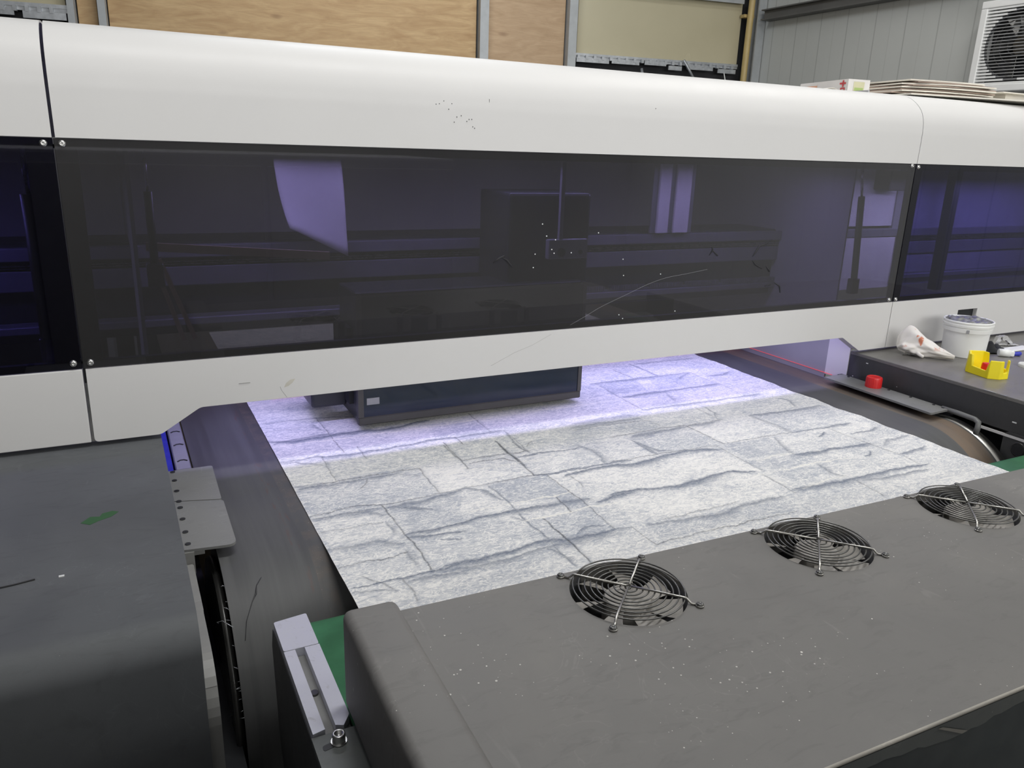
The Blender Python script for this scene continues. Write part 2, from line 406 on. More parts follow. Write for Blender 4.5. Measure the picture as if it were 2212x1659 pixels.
PRINT_LINES=[
('b',3,0.5,[0.253,1.676,0.316,1.675,0.367,1.673,0.409,1.665,0.474,1.643]),
('b',7,0.8,[0.245,1.56,0.286,1.544,0.329,1.547,0.374,1.55,0.43,1.555,0.482,1.543,0.59,1.567]),
('b',5,0.6,[0.252,1.542,0.305,1.556,0.359,1.562,0.417,1.544,0.449,1.559]),
('w',2.2,1,[0.243,1.528,0.299,1.528,0.367,1.524,0.458,1.528,0.574,1.524,0.693,1.53,0.869,1.534,1.01,1.531,1.03,1.532,1.128,1.53]),
('c',1.1,0.5,[0.249,1.619,0.294,1.618,0.33,1.623]),
('b',3,0.6,[0.245,1.438,0.314,1.444,0.335,1.431,0.394,1.431]),
('b',6,0.7,[0.321,1.434,0.369,1.431,0.408,1.43,0.542,1.441,0.55,1.448,0.615,1.443,0.695,1.445,0.726,1.446]),
('b',4,0.5,[0.245,1.431,0.269,1.431,0.291,1.413,0.313,1.399]),
('b',5,0.5,[0.351,1.632,0.359,1.589]),
('c',1.1,0.8,[0.369,1.672,0.368,1.563,0.368,1.446]),
('c',1.1,0.8,[0.402,1.467,0.4,1.398]),
('c',1.1,0.7,[0.322,1.436,0.321,1.318]),
('c',1.5,0.9,[0.576,1.422,0.57,1.319,0.567,1.278]),
('c',2,0.95,[0.679,1.391,0.676,1.312,0.674,1.247,0.672,1.198]),
('c',1.2,0.6,[0.724,1.439,0.719,1.314]),
('b',4,0.5,[0.723,1.439,0.712,1.357,0.717,1.315]),
('c',1.1,0.7,[0.696,1.576,0.695,1.445]),
('c',1.4,0.8,[0.609,1.446,0.61,1.398]),
('c',1.4,0.8,[0.246,1.321,0.284,1.315,0.321,1.316,0.378,1.317,0.48,1.318]),
('b',6,0.6,[0.252,1.308,0.312,1.307,0.374,1.306,0.44,1.308]),
('c',1.4,0.7,[0.377,1.305,0.363,1.278,0.353,1.267]),
('c',1.1,0.5,[0.43,1.304,0.466,1.287,0.465,1.277]),
('c',1.4,0.9,[0.481,1.317,0.479,1.255,0.478,1.195]),
('c',1.4,0.8,[0.247,1.194,0.292,1.201,0.336,1.203,0.37,1.191,0.448,1.191,0.478,1.195,0.528,1.198,0.578,1.197,0.668,1.2,0.701,1.194]),
('b',3,0.8,[0.672,1.198,0.701,1.194,0.755,1.192,0.797,1.193]),
('b',6,0.6,[0.248,1.186,0.309,1.183,0.359,1.18]),
('b',7,0.6,[0.374,1.18,0.443,1.177,0.475,1.186,0.527,1.194,0.554,1.179,0.565,1.133]),
('b',5,0.6,[0.407,1.17,0.436,1.147]),
('c',1.6,0.9,[0.369,1.189,0.37,1.144,0.368,1.08,0.371,1.034,0.368,0.956]),
('c',1,0.6,[0.246,1.134,0.3,1.131,0.35,1.132]),
('b',7,0.5,[0.248,1.075,0.282,1.066,0.324,1.072,0.334,1.061,0.356,1.046]),
('c',1.2,0.8,[0.246,1.012,0.281,1.016,0.313,1.014,0.353,1.016]),
('c',1.6,0.8,[0.27,0.978,0.287,0.954,0.297,0.928]),
('b',3,0.8,[0.247,0.951,0.289,0.953,0.323,0.95,0.366,0.952,0.418,0.955]),
('b',4,0.5,[0.245,0.939,0.271,0.939,0.301,0.921]),
('c',1.3,0.7,[0.32,0.947,0.322,0.905,0.32,0.883]),
('b',7,0.6,[0.326,0.939,0.371,0.94,0.408,0.931]),
('b',7,0.8,[0.371,1.073,0.408,1.072,0.47,1.075,0.5,1.083,0.564,1.083,0.611,1.081]),
('b',6,0.7,[0.37,1.061,0.458,1.048]),
('b',4,0.7,[0.387,1.178,0.406,1.163,0.442,1.142]),
('b',4,0.7,[0.416,1.037,0.444,1.025,0.446,1.026]),
('b',8,0.5,[0.253,1.183,0.286,1.182,0.335,1.179,0.358,1.159]),
('b',6,0.5,[0.355,1.13,0.354,1.089]),
('b',6,0.5,[0.353,1.022,0.352,0.981]),
('c',1.6,0.85,[0.572,1.319,0.589,1.319,0.654,1.321,0.676,1.315,0.719,1.317]),
('c',1.6,0.85,[0.58,1.3,0.618,1.303,0.653,1.3,0.67,1.277]),
('c',2.6,0.9,[0.676,1.347,0.676,1.308,0.678,1.267]),
('c',1.5,0.9,[0.68,1.371,0.676,1.308,0.678,1.267,0.671,1.197]),
('c',2.4,0.9,[0.569,1.405,0.569,1.346,0.57,1.318]),
('b',4,0.8,[0.698,1.194,0.73,1.198,0.824,1.196,0.885,1.194]),
('b',7,0.8,[0.725,1.174,0.777,1.183,0.817,1.185,0.873,1.176]),
('b',3,0.7,[0.684,1.295,0.712,1.293,0.73,1.3,0.813,1.289,0.833,1.299]),
('b',8,0.5,[0.832,1.304,0.844,1.274,0.838,1.218]),
('b',6,0.6,[0.841,1.231,0.829,1.203]),
('c',1.2,0.8,[0.695,1.193,0.695,1.113,0.695,1.004,0.693,0.957]),
('c',1.3,0.7,[0.732,1.171,0.735,1.145,0.73,1.119]),
('b',7,0.9,[0.721,1.057,0.757,1.064,0.797,1.067]),
('b',2,0.6,[0.572,1.192,0.572,1.116,0.569,1.044,0.573,0.978,0.57,0.938,0.57,0.881]),
('c',1.4,0.9,[0.659,1.105,0.657,1.041]),
('c',1.6,1,[0.6,1.034,0.6,0.948,0.598,0.88]),
('w',2,0.9,[0.494,1.109,0.56,1.11,0.609,1.108,0.66,1.108,0.696,1.109]),
('w',2.2,1,[0.561,1.04,0.621,1.039,0.657,1.039,0.697,1.043,0.748,1.038]),
('b',6,0.5,[0.554,1.064,0.568,1.044]),
('b',8,0.7,[0.572,1.083,0.61,1.078,0.66,1.079,0.709,1.073]),
('b',8,0.8,[0.391,0.96,0.443,0.956,0.502,0.961,0.559,0.969,0.592,0.961,0.651,0.954,0.693,0.957]),
('b',8,0.6,[0.385,0.947,0.449,0.938,0.5,0.942,0.548,0.95,0.57,0.949,0.632,0.95,0.683,0.953]),
('b',5,0.6,[0.552,0.949,0.565,0.934,0.571,0.912,0.57,0.881]),
('b',5,0.6,[0.625,0.968,0.652,0.982,0.682,0.976]),
('b',8,0.85,[0.832,1.18,0.886,1.171,0.957,1.185,1.029,1.193,1.09,1.176]),
('c',1.6,0.7,[0.845,1.2,0.947,1.199,1.022,1.198,1.105,1.193]),
('b',3,0.7,[0.953,1.289,0.952,1.242,0.954,1.201]),
('b',5,0.6,[0.956,1.261,0.971,1.214,0.997,1.208]),
('c',1.8,0.8,[0.924,1.319,1.013,1.32,1.073,1.323,1.127,1.316,1.202,1.317,1.234,1.317]),
('b',7,0.6,[0.969,1.304,1.013,1.303,1.073,1.308,1.12,1.307]),
('c',1.6,0.7,[1.125,1.314,1.127,1.258,1.127,1.195]),
('w',2,0.5,[1.129,1.317,1.131,1.26,1.131,1.199]),
('b',8,0.95,[0.76,1.072,0.815,1.072,0.865,1.061,0.907,1.054,0.966,1.065,1.036,1.073,1.083,1.054]),
('b',7,0.6,[0.754,0.949,0.825,0.939,0.874,0.932,0.904,0.93,0.927,0.938,0.998,0.942,1.05,0.943]),
('c',1.2,0.6,[0.792,0.953,0.874,0.954,0.953,0.957]),
('c',1.3,0.7,[0.723,0.953,0.723,0.887]),
('c',1.5,0.8,[0.724,0.888,0.787,0.891,0.839,0.891,0.893,0.89,0.958,0.89,1.026,0.886]),
('c',1.3,0.6,[1.104,1.191,1.104,1.125,1.102,1.051]),
('c',1.5,0.7,[1.087,1.035,1.086,0.945]),
('w',2.2,1,[1.059,1.037,1.11,1.036,1.181,1.037,1.238,1.039,1.336,1.031]),
('w',4,0.4,[1.095,1.036,1.097,0.955]),
('c',1.5,0.6,[1.129,1.194,1.215,1.195,1.319,1.193]),
('b',5,0.6,[0.692,0.969,0.693,0.956,0.723,0.953]),
('c',1.3,0.6,[1.317,1.315,1.321,1.189]),
('b',8,0.6,[1.323,1.316,1.444,1.309,1.546,1.311]),
('b',5,0.5,[1.323,1.31,1.327,1.246,1.325,1.193]),
('b',5,0.7,[1.323,1.191,1.398,1.187,1.43,1.187,1.507,1.187]),
('c',1.3,0.6,[1.43,1.187,1.431,1.145,1.436,1.07,1.441,1.0,1.433,0.952]),
('b',7,0.8,[1.229,1.086,1.282,1.08,1.332,1.08,1.436,1.07]),
('b',8,0.9,[1.096,0.957,1.185,0.949,1.278,0.949,1.364,0.95,1.448,0.944]),
('b',6,0.6,[1.253,0.938,1.291,0.93,1.322,0.926,1.423,0.925]),
('b',5,0.8,[1.362,1.144,1.377,1.149,1.399,1.164]),
('b',6,0.8,[1.365,1.026,1.378,1.026,1.396,1.039]),
('b',5,0.7,[1.45,1.132,1.496,1.131,1.522,1.132,1.543,1.142]),
('b',4,0.7,[1.446,1.004,1.476,1.007,1.516,1.006,1.537,1.014]),
('b',6,0.5,[1.265,1.183,1.24,1.138,1.228,1.102,1.227,1.092]),
('b',6,0.5,[1.236,1.03,1.225,0.989,1.235,0.967]),
('w',4,0.5,[1.13,1.092,1.195,1.1,1.231,1.091]),
('c',1.3,0.6,[1.238,0.935,1.231,0.869]),
('b',6,0.6,[1.24,0.939,1.236,0.928]),
('b',5,0.5,[1.488,1.399,1.504,1.385,1.477,1.331]),
('b',5,0.5,[1.458,1.051,1.492,1.07,1.56,1.071]),
('w',3,0.6,[1.114,0.953,1.205,0.966,1.238,0.965]),
('c',1.2,0.8,[1.233,1.777,1.237,1.665]),
('b',7,0.6,[1.098,1.68,1.176,1.675,1.315,1.675,1.423,1.671]),
('c',1.3,0.7,[1.109,1.676,1.104,1.532,1.101,1.449]),
('b',9,0.7,[1.116,1.549,1.199,1.555,1.28,1.555,1.423,1.558]),
('b',6,0.6,[1.312,1.805,1.316,1.728,1.317,1.674]),
('c',1.3,0.6,[1.423,1.671,1.429,1.564,1.43,1.507]),
('b',5,0.5,[1.324,1.801,1.408,1.8,1.535,1.795]),
('b',5,0.6,[1.451,1.625,1.503,1.623,1.538,1.638]),
('b',6,0.6,[1.101,1.449,1.219,1.445,1.352,1.444,1.469,1.445]),
('b',6,0.4,[1.24,1.539,1.221,1.473]),
('c',1.2,0.6,[1.232,1.419,1.228,1.319]),
('b',4,0.5,[1.258,1.409,1.249,1.359,1.234,1.339]),
('c',1.5,0.7,[0.87,1.385,0.961,1.39,1.065,1.38]),
('c',1.2,0.5,[1.065,1.38,1.076,1.321]),
('b',12,0.4,[0.893,1.423,0.987,1.429,1.057,1.427]),
('b',8,0.5,[0.881,1.404,0.971,1.405,1.061,1.4]),
('b',5,0.6,[1.127,1.313,1.16,1.309,1.222,1.312]),
('b',9,0.6,[0.971,1.306,1.043,1.311,1.119,1.31]),
('c',1.3,0.7,[1.127,1.313,1.129,1.254,1.13,1.196]),
('b',4,0.6,[0.957,1.273,0.957,1.202]),
('b',6,0.5,[1.355,1.634,1.382,1.65,1.423,1.671]),
('c',1.4,0.8,[0.711,1.368,0.711,1.337,0.718,1.309]),
('c',1.4,0.7,[0.73,1.34,0.751,1.363]),
('w',2,0.7,[0.249,1.395,0.303,1.397,0.323,1.395]),
('w',2,0.6,[0.501,1.266,0.559,1.268,0.612,1.268]),
('w',2,0.5,[0.615,1.263,0.678,1.268,0.741,1.266]),
]
PRINT_TONES=[
(-0.55,[0.461,1.325,0.481,1.317,0.478,1.195,0.417,1.199,0.25,1.195,0.248,1.314]),
(-0.8,[0.572,1.192,0.695,1.193,0.695,1.113,0.697,1.043,0.657,1.041,0.655,1.099,0.607,1.104,0.571,1.112]),
(-0.6,[0.657,1.041,0.697,1.043,0.693,0.957,0.603,0.966,0.6,1.034]),
(-0.5,[0.557,1.039,0.6,1.034,0.602,0.978,0.573,0.978]),
(-0.55,[0.388,1.181,0.478,1.195,0.519,1.19,0.473,1.083,0.375,1.074,0.37,1.171]),
(-0.35,[0.371,1.057,0.462,1.056,0.561,1.047,0.573,0.978,0.445,0.961,0.392,0.962]),
(-0.8,[1.122,1.189,1.251,1.186,1.227,1.105,1.118,1.11]),
(-0.5,[1.104,1.098,1.22,1.09,1.251,1.058,1.238,1.043,1.097,1.046]),
(-0.75,[1.11,1.036,1.237,1.029,1.228,0.987,1.118,0.985,1.115,0.995]),
(-0.4,[1.317,1.315,1.556,1.307,1.507,1.187,1.323,1.191]),
(-0.4,[0.965,1.303,1.114,1.3,1.13,1.196,0.964,1.199]),
(-0.4,[0.896,1.428,1.052,1.442,1.065,1.38,0.87,1.385]),
(-0.45,[0.867,1.381,1.022,1.378,1.074,1.322,0.846,1.345]),
(-0.9,[1.113,1.674,1.233,1.679,1.212,1.581,1.098,1.578]),
(-0.5,[1.278,1.671,1.417,1.664,1.423,1.558,1.237,1.571]),
(-0.5,[0.748,0.948,0.906,0.926,1.045,0.937,1.028,0.889,0.895,0.893,0.745,0.902]),
(-0.55,[0.577,1.543,0.695,1.526,0.695,1.445,0.57,1.456]),
(-0.3,[1.132,1.521,1.246,1.537,1.215,1.446,1.103,1.449]),
(0.5,[0.481,1.317,0.567,1.278,0.67,1.205,0.478,1.195]),
(0.5,[1.127,1.313,1.23,1.315,1.229,1.192,1.13,1.196]),
(0.5,[0.822,1.166,1.087,1.172,1.102,1.051,0.975,1.051,0.758,1.068]),
(0.4,[0.746,1.051,0.905,1.039,1.087,1.035,1.064,0.957,0.91,0.952,0.74,0.965]),
(0.4,[0.245,1.422,0.314,1.403,0.321,1.318,0.249,1.321]),
(0.4,[0.697,1.192,0.873,1.176,0.799,1.07,0.721,1.064,0.698,1.112]),
(0.4,[0.254,1.17,0.357,1.153,0.357,1.088,0.251,1.086]),
(0.3,[0.256,1.044,0.351,1.031,0.365,0.958,0.251,0.953]),
]
# ================================================================ the room
def room():
    structure('floor', bx(B(), -4.2, 4.6, -3.2, 6.0, -.1, 0), 'floor_concrete')
    structure('ceiling', bx(B(), -4.2, 4.6, -3.2, 6.0, 3.7, 3.8), 'ceiling_white')
    structure('wall_right', bx(B(), 4.18, 4.28, -3.2, 5.2, 0, 3.7), 'sandwich_panel')
    structure('wall_left', bx(B(), -4.2, -4.1, -3.2, 6.0, 0, 3.7), 'cabinet_side_paint')
    structure('wall_front', bx(B(), -4.2, 4.6, -3.2, -3.1, 0, 3.7), 'glass_fibre_grey')
room()
ANG = math.atan(-.158)
MW = Matrix.Translation((2.849, 4.8, 0)) @ Matrix.Rotation(ANG, 4, 'Z')
def ws(x): return 1.0124*(x-2.849)
structure('wall_back', bx(B(), ws(-4.4), ws(4.40), .06, .14, 0, 3.7, M=MW), 'wall_dark')
def wall_board(name, mat, x0, x1, z0, z1, label, cat, group=None):
    return solo(name, bx(B(), ws(x0), ws(x1), .012, .03, z0, z1, .002, 1, M=MW), mat, label, cat, group)
G1 = 'plywood boards lining the back wall'
wall_board('plywood_board', 'plywood', -.045, .052, .9, 3.2, 'narrow strip of plywood between the two steel studs at the top left', 'board', G1)
wall_board('plywood_board', 'plywood', .106, 2.185, .9, 3.2, 'wide knotty plywood board, the largest on the back wall', 'board', G1)
wall_board('plywood_board', 'plywood_pale', 2.262, 2.775, .9, 3.2, 'pale plywood board next to the cream board on the back wall', 'board', G1)
wall_board('cream_board', 'cream_paint', 2.862, 4.07, 2.098, 2.50, 'smooth cream painted board on the back wall, nearest the room corner', 'board')
wall_board('cream_board', 'cream_paint', -1.6, -.10, 2.135, 2.9, 'sliver of cream board above the slotted rail at the top left corner', 'board')
def stud(x0, x1, label, xr=None):
    bm = B(); w = ws(x1)-ws(x0)
    bx(bm, ws(x0), ws(x1), -.045, -.040, .0, 3.2, M=MW); bx(bm, ws(x0), ws(x0)+.005, -.04, .055, .0, 3.2, M=MW); bx(bm, ws(x1)-.005, ws(x1), -.04, .055, .0, 3.2, M=MW)
    solo('metal_stud', bm, 'stud_steel', label, 'stud', 'steel studs of the back wall')
stud(-.086, -.052, 'steel stud at the left end of the back wall beside the slotted rail')
stud(.062, .100, 'steel stud along the left edge of the widest plywood board')
stud(2.195, 2.250, 'steel stud between the widest plywood board and the pale one')
stud(2.782, 2.838, 'steel stud between the pale plywood and the cream board')
def slotted_rail(x0, x1, z0, z1, label, brackets):
    t = thing('slotted_rail', label, 'rail', MW @ Vector(((ws(x0)+ws(x1))/2, 0, z0)))
    bm = B(); h = z1-z0
    bx(bm, ws(x0), ws(x1), -.02, .01, z0+h*.72, z1, M=MW); bx(bm, ws(x0), ws(x1), -.015, -.012, z0+h*.45, z0+h*.72, M=MW)
    part('track', bm, 'galvanised', t)
    bm = B(); s = ws(x0)+.01
    while s < ws(x1)-.06:
        bm = B(); bx(bm, s, s+.018, -.035, -.012, z0+h*.35, z0+h*.78, M=MW); s += .058; part('hook', bm, 'galvanised', t)
    for a, b, dz in brackets:
        bm = B(); bx(bm, ws(a), ws(b), -.032, -.022, z0-dz, z0+h*.5-dz, M=MW)
        for k in range(5):
            q = ws(a)+(ws(b)-ws(a))*(k+.5)/5; bx(bm, q-.006, q+.006, -.034, -.031, z0-dz+.004, z0-dz+.014, M=MW)
        part('hanger_strip', bm, 'galvanised', t)
    return t
slotted_rail(-1.5, -.09, 2.078, 2.150, 'galvanised slotted rail at the top left above the white cover', [(-.55, -.34, -.004), (-.30, -.095, .006)])
slotted_rail(2.845, 4.06, 2.045, 2.100, 'galvanised slotted rail under the cream board on the back wall', [(2.85, 3.08, .0), (3.10, 3.30, -.004), (3.34, 3.50, -.01), (3.52, 3.62, .012), (3.66, 3.86, .0), (3.90, 4.04, .01)])
bm = B(); tube(bm, [MW @ Vector((ws(3.62), -.05, 2.10)), MW @ Vector((ws(3.72), -.05, 1.97))], .009, 6)
solo('bent_flat_bar', bm, 'galvanised', 'short grey flat bar hanging slanted below the rail under the cream board', 'bar')
for i, (a, zt, zb, lab) in enumerate([(3.02, 2.02, 1.90, 'small dark tool hanging below the cream board nearest the stud'), (3.32, 2.03, 1.88, 'grey strap end hanging under the slotted rail, left of the slanted bar'), (3.95, 2.04, 1.90, 'thin cable tie hanging under the slotted rail beside the yellow pipe')]):
    bm = B(); tube(bm, [MW @ Vector((ws(a), -.03, zt)), MW @ Vector((ws(a)+.01, -.05, (zt+zb)/2)), MW @ Vector((ws(a)-.01, -.03, zb))], .010 if i < 2 else .004, 6)
    solo(['hanging_tool', 'strap', 'cable_tie'][i], bm, ['black_paint', 'galvanised', 'white_plastic'][i], lab, ['tool', 'strap', 'cable tie'][i])
bm = B(); bx(bm, ws(2.845), ws(4.05), -.035, .01, 2.50, 2.53, M=MW); bx(bm, ws(2.845), ws(4.05), -.035, -.03, 2.485, 2.50, M=MW)
solo('top_rail', bm, 'stud_steel', 'grey steel rail along the top of the cream board', 'rail')
bm = B(); tube(bm, [MW @ Vector((ws(4.075), -.07, 0.02)), MW @ Vector((ws(4.085), -.07, 2.2)), MW @ Vector((ws(4.10), -.07, 3.6))], .022, 12)
for z in (1.2, 2.40, 3.0): bx(bm, ws(4.05), ws(4.13), -.05, .0, z, z+.02, M=MW)
solo('yellow_pipe', bm, 'pipe_yellow', 'thin yellow pipe running up the back wall next to the room corner', 'pipe', smooth='auto')
bm = B(); bx(bm, 4.105, 4.172, 4.49, 4.50, 0, 3.6); bx(bm, 4.135, 4.142, 4.50, 4.55, 0, 3.6); bx(bm, 4.115, 4.172, 4.55, 4.56, 0, 3.6)
solo('corner_column', bm, 'stud_steel', 'grey steel column standing in the corner of the room', 'column')
bm = B(); bx(bm, 4.09, 4.175, -3.0, 4.45, 2.372, 2.380); bx(bm, 4.09, 4.175, -3.0, 4.45, 2.431, 2.439); bx(bm, 4.12, 4.135, -3.0, 4.45, 2.38, 2.431)
solo('wall_beam', bm, 'roof_beam', 'dark grey steel beam running along the right wall below the ceiling', 'beam')

def exhaust_fan():
    cy, cz = 2.634, 2.063; X = 4.105
    t = thing('exhaust_fan', 'square white wall exhaust fan with a louvred grille on the right wall', 'exhaust fan', (4.14, cy, 1.84))
    bm = B(); h = .217
    for a, b, c, d in ((-h, h, h-.035, h), (-h, h, -h, -h+.035), (-h, -h+.035, -h+.0355, h-.0355), (h-.035, h, -h+.0355, h-.0355)):
        bx(bm, X-.02, 4.178, cy+a, cy+b, cz+c, cz+d, .004, 2)
    part('frame', bm, 'white_plastic', t)
    bm = B(); n = 24
    for i in range(n):
        z = cz-h+.04+(2*h-.08)*i/(n-1); dz = z-cz; R = .166
        halves = [(-h+.03, h-.03)]
        if abs(dz) < R:
            q = math.sqrt(R*R-dz*dz); halves = [(-h+.03, -q), (q, h-.03)]
        for a, b in halves:
            if b-a > .004: bx(bm, X-.016, X+.006, cy+a, cy+b, z-.0045, z+.004)
    part('louvre', bm, 'white_plastic', t)
    bm = B()
    for i in range(n):
        z = cz-h+.04+(2*h-.08)*i/(n-1); dz = z-cz; R = .166
        if abs(dz) < R:
            q = math.sqrt(R*R-dz*dz); bx(bm, X-.012, X-.009, cy-q, cy+q, z-.0022, z+.0022)
    part('guard_bar', bm, 'galvanised', t, 'thin grey bars across the round opening')
    bm = B()
    for r in (.166, .159, .12, .09, .05): tube(bm, [(X-.006, cy+r*math.cos(a), cz+r*math.sin(a)) for a in [2*math.pi*k/48 for k in range(48)]], .004 if r > .155 else .0025, 6, True)
    part('guard_ring', bm, 'black_paint', t, 'dark round guard rings')
    bm = B(); cyl(bm, (X+.05, cy, cz), .05, .03, 24, 'X')
    part('hub', bm, 'dark_steel', t)
    for k in range(5):
        bm = B(); A = 2*math.pi*k/5
        g = [[bm.verts.new((X+.04+.03*(j-1)*1.0, cy+r*math.cos(A+.30*(j-1)), cz+r*math.sin(A+.30*(j-1)))) for j in range(3)] for r in (.045, .10, .155)]
        for i in range(2):
            for j in range(2): bm.faces.new((g[i][j], g[i+1][j], g[i+1][j+1], g[i][j+1]))
        o = part('blade', bm, 'dark_steel', t); m = o.modifiers.new('s', 'SOLIDIFY'); m.thickness = .002
    bm = B(); bx(bm, 4.168, 4.178, cy-h+.03, cy+h-.03, cz-h+.03, cz+h-.03)
    part('back_plate', bm, 'black_paint', t)
exhaust_fan()

def front_light_blocker():  # unseen block added behind the camera to shade low front faces
    t = thing('front_light_blocker', 'chest high grey block added out of view behind the viewer to shade the low fronts', 'light blocker', (-.1, -.55, 0))
    part('body', bx(B(), -1.8, 1.3, -.85, -.25, .08, 1.44, .01, 2), 'glass_fibre_grey', t); part('base', bx(B(), -1.75, 1.25, -.82, -.28, 0, .08), 'black_paint', t)
    for k in range(4): d = part('door', bx(B(), -1.77+.77*k, -1.02+.77*k, -.25, -.235, .12, 1.40, .004, 1), 'grey_bracket', t); part('handle', bx(B(), -1.08+.77*k, -1.06+.77*k, -.235, -.215, .6, .72, .004, 1), 'black_paint', d)
front_light_blocker()
# ================================================================ printer cover
YW = 1.433
def smooth_curve(pts, n=4):
    P = [Vector(p) for p in pts]; P = [P[0]*2-P[1]]+P+[P[-1]*2-P[-2]]; out = []
    for i in range(1, len(P)-2):
        for k in range(n):
            t = k/n; a, b, c, d = P[i-1:i+3]
            out.append(tuple(.5*((2*b)+(-a+c)*t+(2*a-5*b+4*c-d)*t*t+(-a+3*b-3*c+d)*t**3)))
    out.append(tuple(P[-2])); return out
def lathe_disc(x, y, z, r):
    bm = B(); cyl(bm, (x, y, z), r, .0008, 10, 'Y'); return bm
hood_prof = [(1.4335, 1.490), (1.433, 1.53), (1.433, 1.562)]+smooth_curve([(1.433, 1.567), (1.4365, 1.595), (1.448, 1.622), (1.472, 1.645), (1.502, 1.6595), (1.55, 1.6665), (1.62, 1.6695), (1.80, 1.670)], 5)+[(2.2, 1.670), (2.245, 1.655), (2.25, 1.62), (2.25, 1.05)]
hood = thing('printer_cover', 'long white cover of the large flatbed printer with dark see-through panels', 'printer cover', (.92, 1.84, .99))
SEG = [(-1.25, -.0672), (-.0625, 1.9105), (1.9130, 3.25)]
for i, (a, b) in enumerate(SEG):
    part('upper_panel', sweep_x(B(), hood_prof, a, b, .0035, 2), 'white_enamel', hood, smooth='auto')
poly = [(-.0625, 1.1215), (1.9105, 1.1215), (1.9105, .992), (1.806, .992), (1.735, 1.034), (.110, 1.034), (.042, .992), (-.0625, .992)]
part('lower_panel', prism(B(), rounded(poly, [0, 0, 0, .004, .004, .006, .006, .008]), 1.433, 1.4615), 'white_enamel', hood)
part('lower_panel', bx(B(), -1.25, -.0676, 1.433, 1.4615, .992, 1.1215, .0015, 2), 'white_enamel', hood)
bm = B()
for q in ((1.9130, 2.205, .992, 1.1215), (2.295, 3.25, .992, 1.1215), (2.205, 2.295, .992, 1.048), (2.205, 2.295, 1.081, 1.1215)): bx(bm, q[0], q[1], 1.433, 1.4615, q[2], q[3])
lp = part('lower_panel', bm, 'white_enamel', hood)
bm = B(); bx(bm, 2.205, 2.295, 1.445, 1.46, 1.048, 1.081)
part('handle_recess', bm, 'black_paint', hood, 'black rectangular recess in the white panel behind the bucket')
for i, (a, b) in enumerate([(-1.25, -.0668), (-.0655, 1.9098), (1.9115, 3.25)]):
    part('window_pane', bx(B(), a, b, 1.4345, 1.4385, 1.1225, 1.489, .0008, 1), ['tinted_acrylic', 'tinted_acrylic_hazy', 'tinted_acrylic'][i], hood)
bm = B()
for a, b, c, d in ((-1.25, 3.25, 1.474, 1.4905), (-1.25, 3.25, 1.1225, 1.134), (-.105, -.035, 1.13, 1.48), (1.905, 1.945, 1.13, 1.48)):
    bx(bm, a, b, 1.4395, 1.452, c, d)
part('window_frame', bm, 'carriage_black', hood)
for px, pz in ((-.0795, 1.481), (-.0545, 1.481), (-.079, 1.133), (-.0540, 1.1325), (1.8945, 1.4845), (1.920, 1.482), (1.895, 1.129), (1.922, 1.1285)):
    bm = B(); lathe(bm, [(.0056, 0), (.0056, .0012), (.0048, .0028), (.0030, .0038), (.0018, .0040), (.0016, .0022), (.0001, .0022)], n=20)
    bm.transform(Matrix.Translation((px, 1.4345, pz)) @ Matrix.Rotation(math.pi/2, 4, 'X'))
    part('screw', bm, 'steel', hood, 'shiny round-headed screw')
part('side_panel', bx(B(), 1.8005, 1.806, 1.53, 2.24, .84, 1.67), 'side_wall_grey', hood, 'inner side wall seen through the opening')
part('corner_post', prism(B(), [(1.8005, 1.53), (1.8100, 1.463), (1.818, 1.463), (1.812, 1.53)], .90, 1.034, 'Z'), 'white_plain', hood)
part('side_panel', bx(B(), .030, .036, 1.47, 2.24, .70, 1.60), 'glass_fibre_grey', hood)
# little pen scratches and paint dots on the white front
SP = [(.5648, 1.5698), (.5584, 1.5686), (.5739, 1.575), (.5834, 1.5609), (.5898, 1.571), (.6088, 1.5506), (.625, 1.5447), (.6307, 1.545), (.6329, 1.5317), (.6368, 1.5293), (.5948, 1.5385), (.600, 1.548), (.6205, 1.541), (1.0563, 1.585)]
for x, z in SP:
    y = 1.4333 if z < 1.568 else 1.4338+(z-1.568)*.09
    part('paint_speck', bx(B(), x, x+.0013, y-.001, y+.001, z, z+.0017), 'black_paint', hood, 'tiny dark speck on the white curve')
part('paint_speck', bx(B(), .6674, .6682, 1.434, 1.436, 1.577, 1.584), 'black_paint', hood)
part('scratch', bx(B(), .178, .198, 1.4322, 1.4331, 1.0705, 1.0713), 'grey_bracket', hood)
part('scratch', tube(B(), [(.2509, 1.433, 1.0572), (.2530, 1.433, 1.050), (.2562, 1.433, 1.0448), (.2625, 1.433, 1.035)], .0003, 5), 'grey_bracket', hood)
part('scratch', tube(B(), [(.6847, 1.433, 1.0559), (.7385, 1.433, 1.0794), (.7826, 1.433, 1.093), (.8271, 1.433, 1.113)], .00018, 5), 'grey_bracket', hood)
simple('tan_smudge', (.52, .50, .44), .5, 0, .1, 20)
part('smudge', prism(B(), [(.258, 1.055), (.262, 1.063), (.270, 1.069), (.279, 1.070), (.274, 1.063), (.266, 1.057)], 1.4327, 1.4331), 'tan_smudge', hood, 'tan smudge on the white front')
for x, z in [(.7948, 1.3484), (.8059, 1.3237), (.8273, 1.3156), (.8195, 1.2956), (.8255, 1.2877), (.7803, 1.2871), (.9329, 1.3281), (1.0014, 1.2693), (1.0058, 1.2333), (1.1075, 1.2322), (1.012, 1.1354), (1.1585, 1.1432), (.7772, 1.2594), (1.0012, 1.1446), (.8674, 1.2875)]:
    part('white_speck', lathe_disc(x, 1.4343, z, .0012), 'white_plastic', hood, 'tiny white speck on the dark pane')
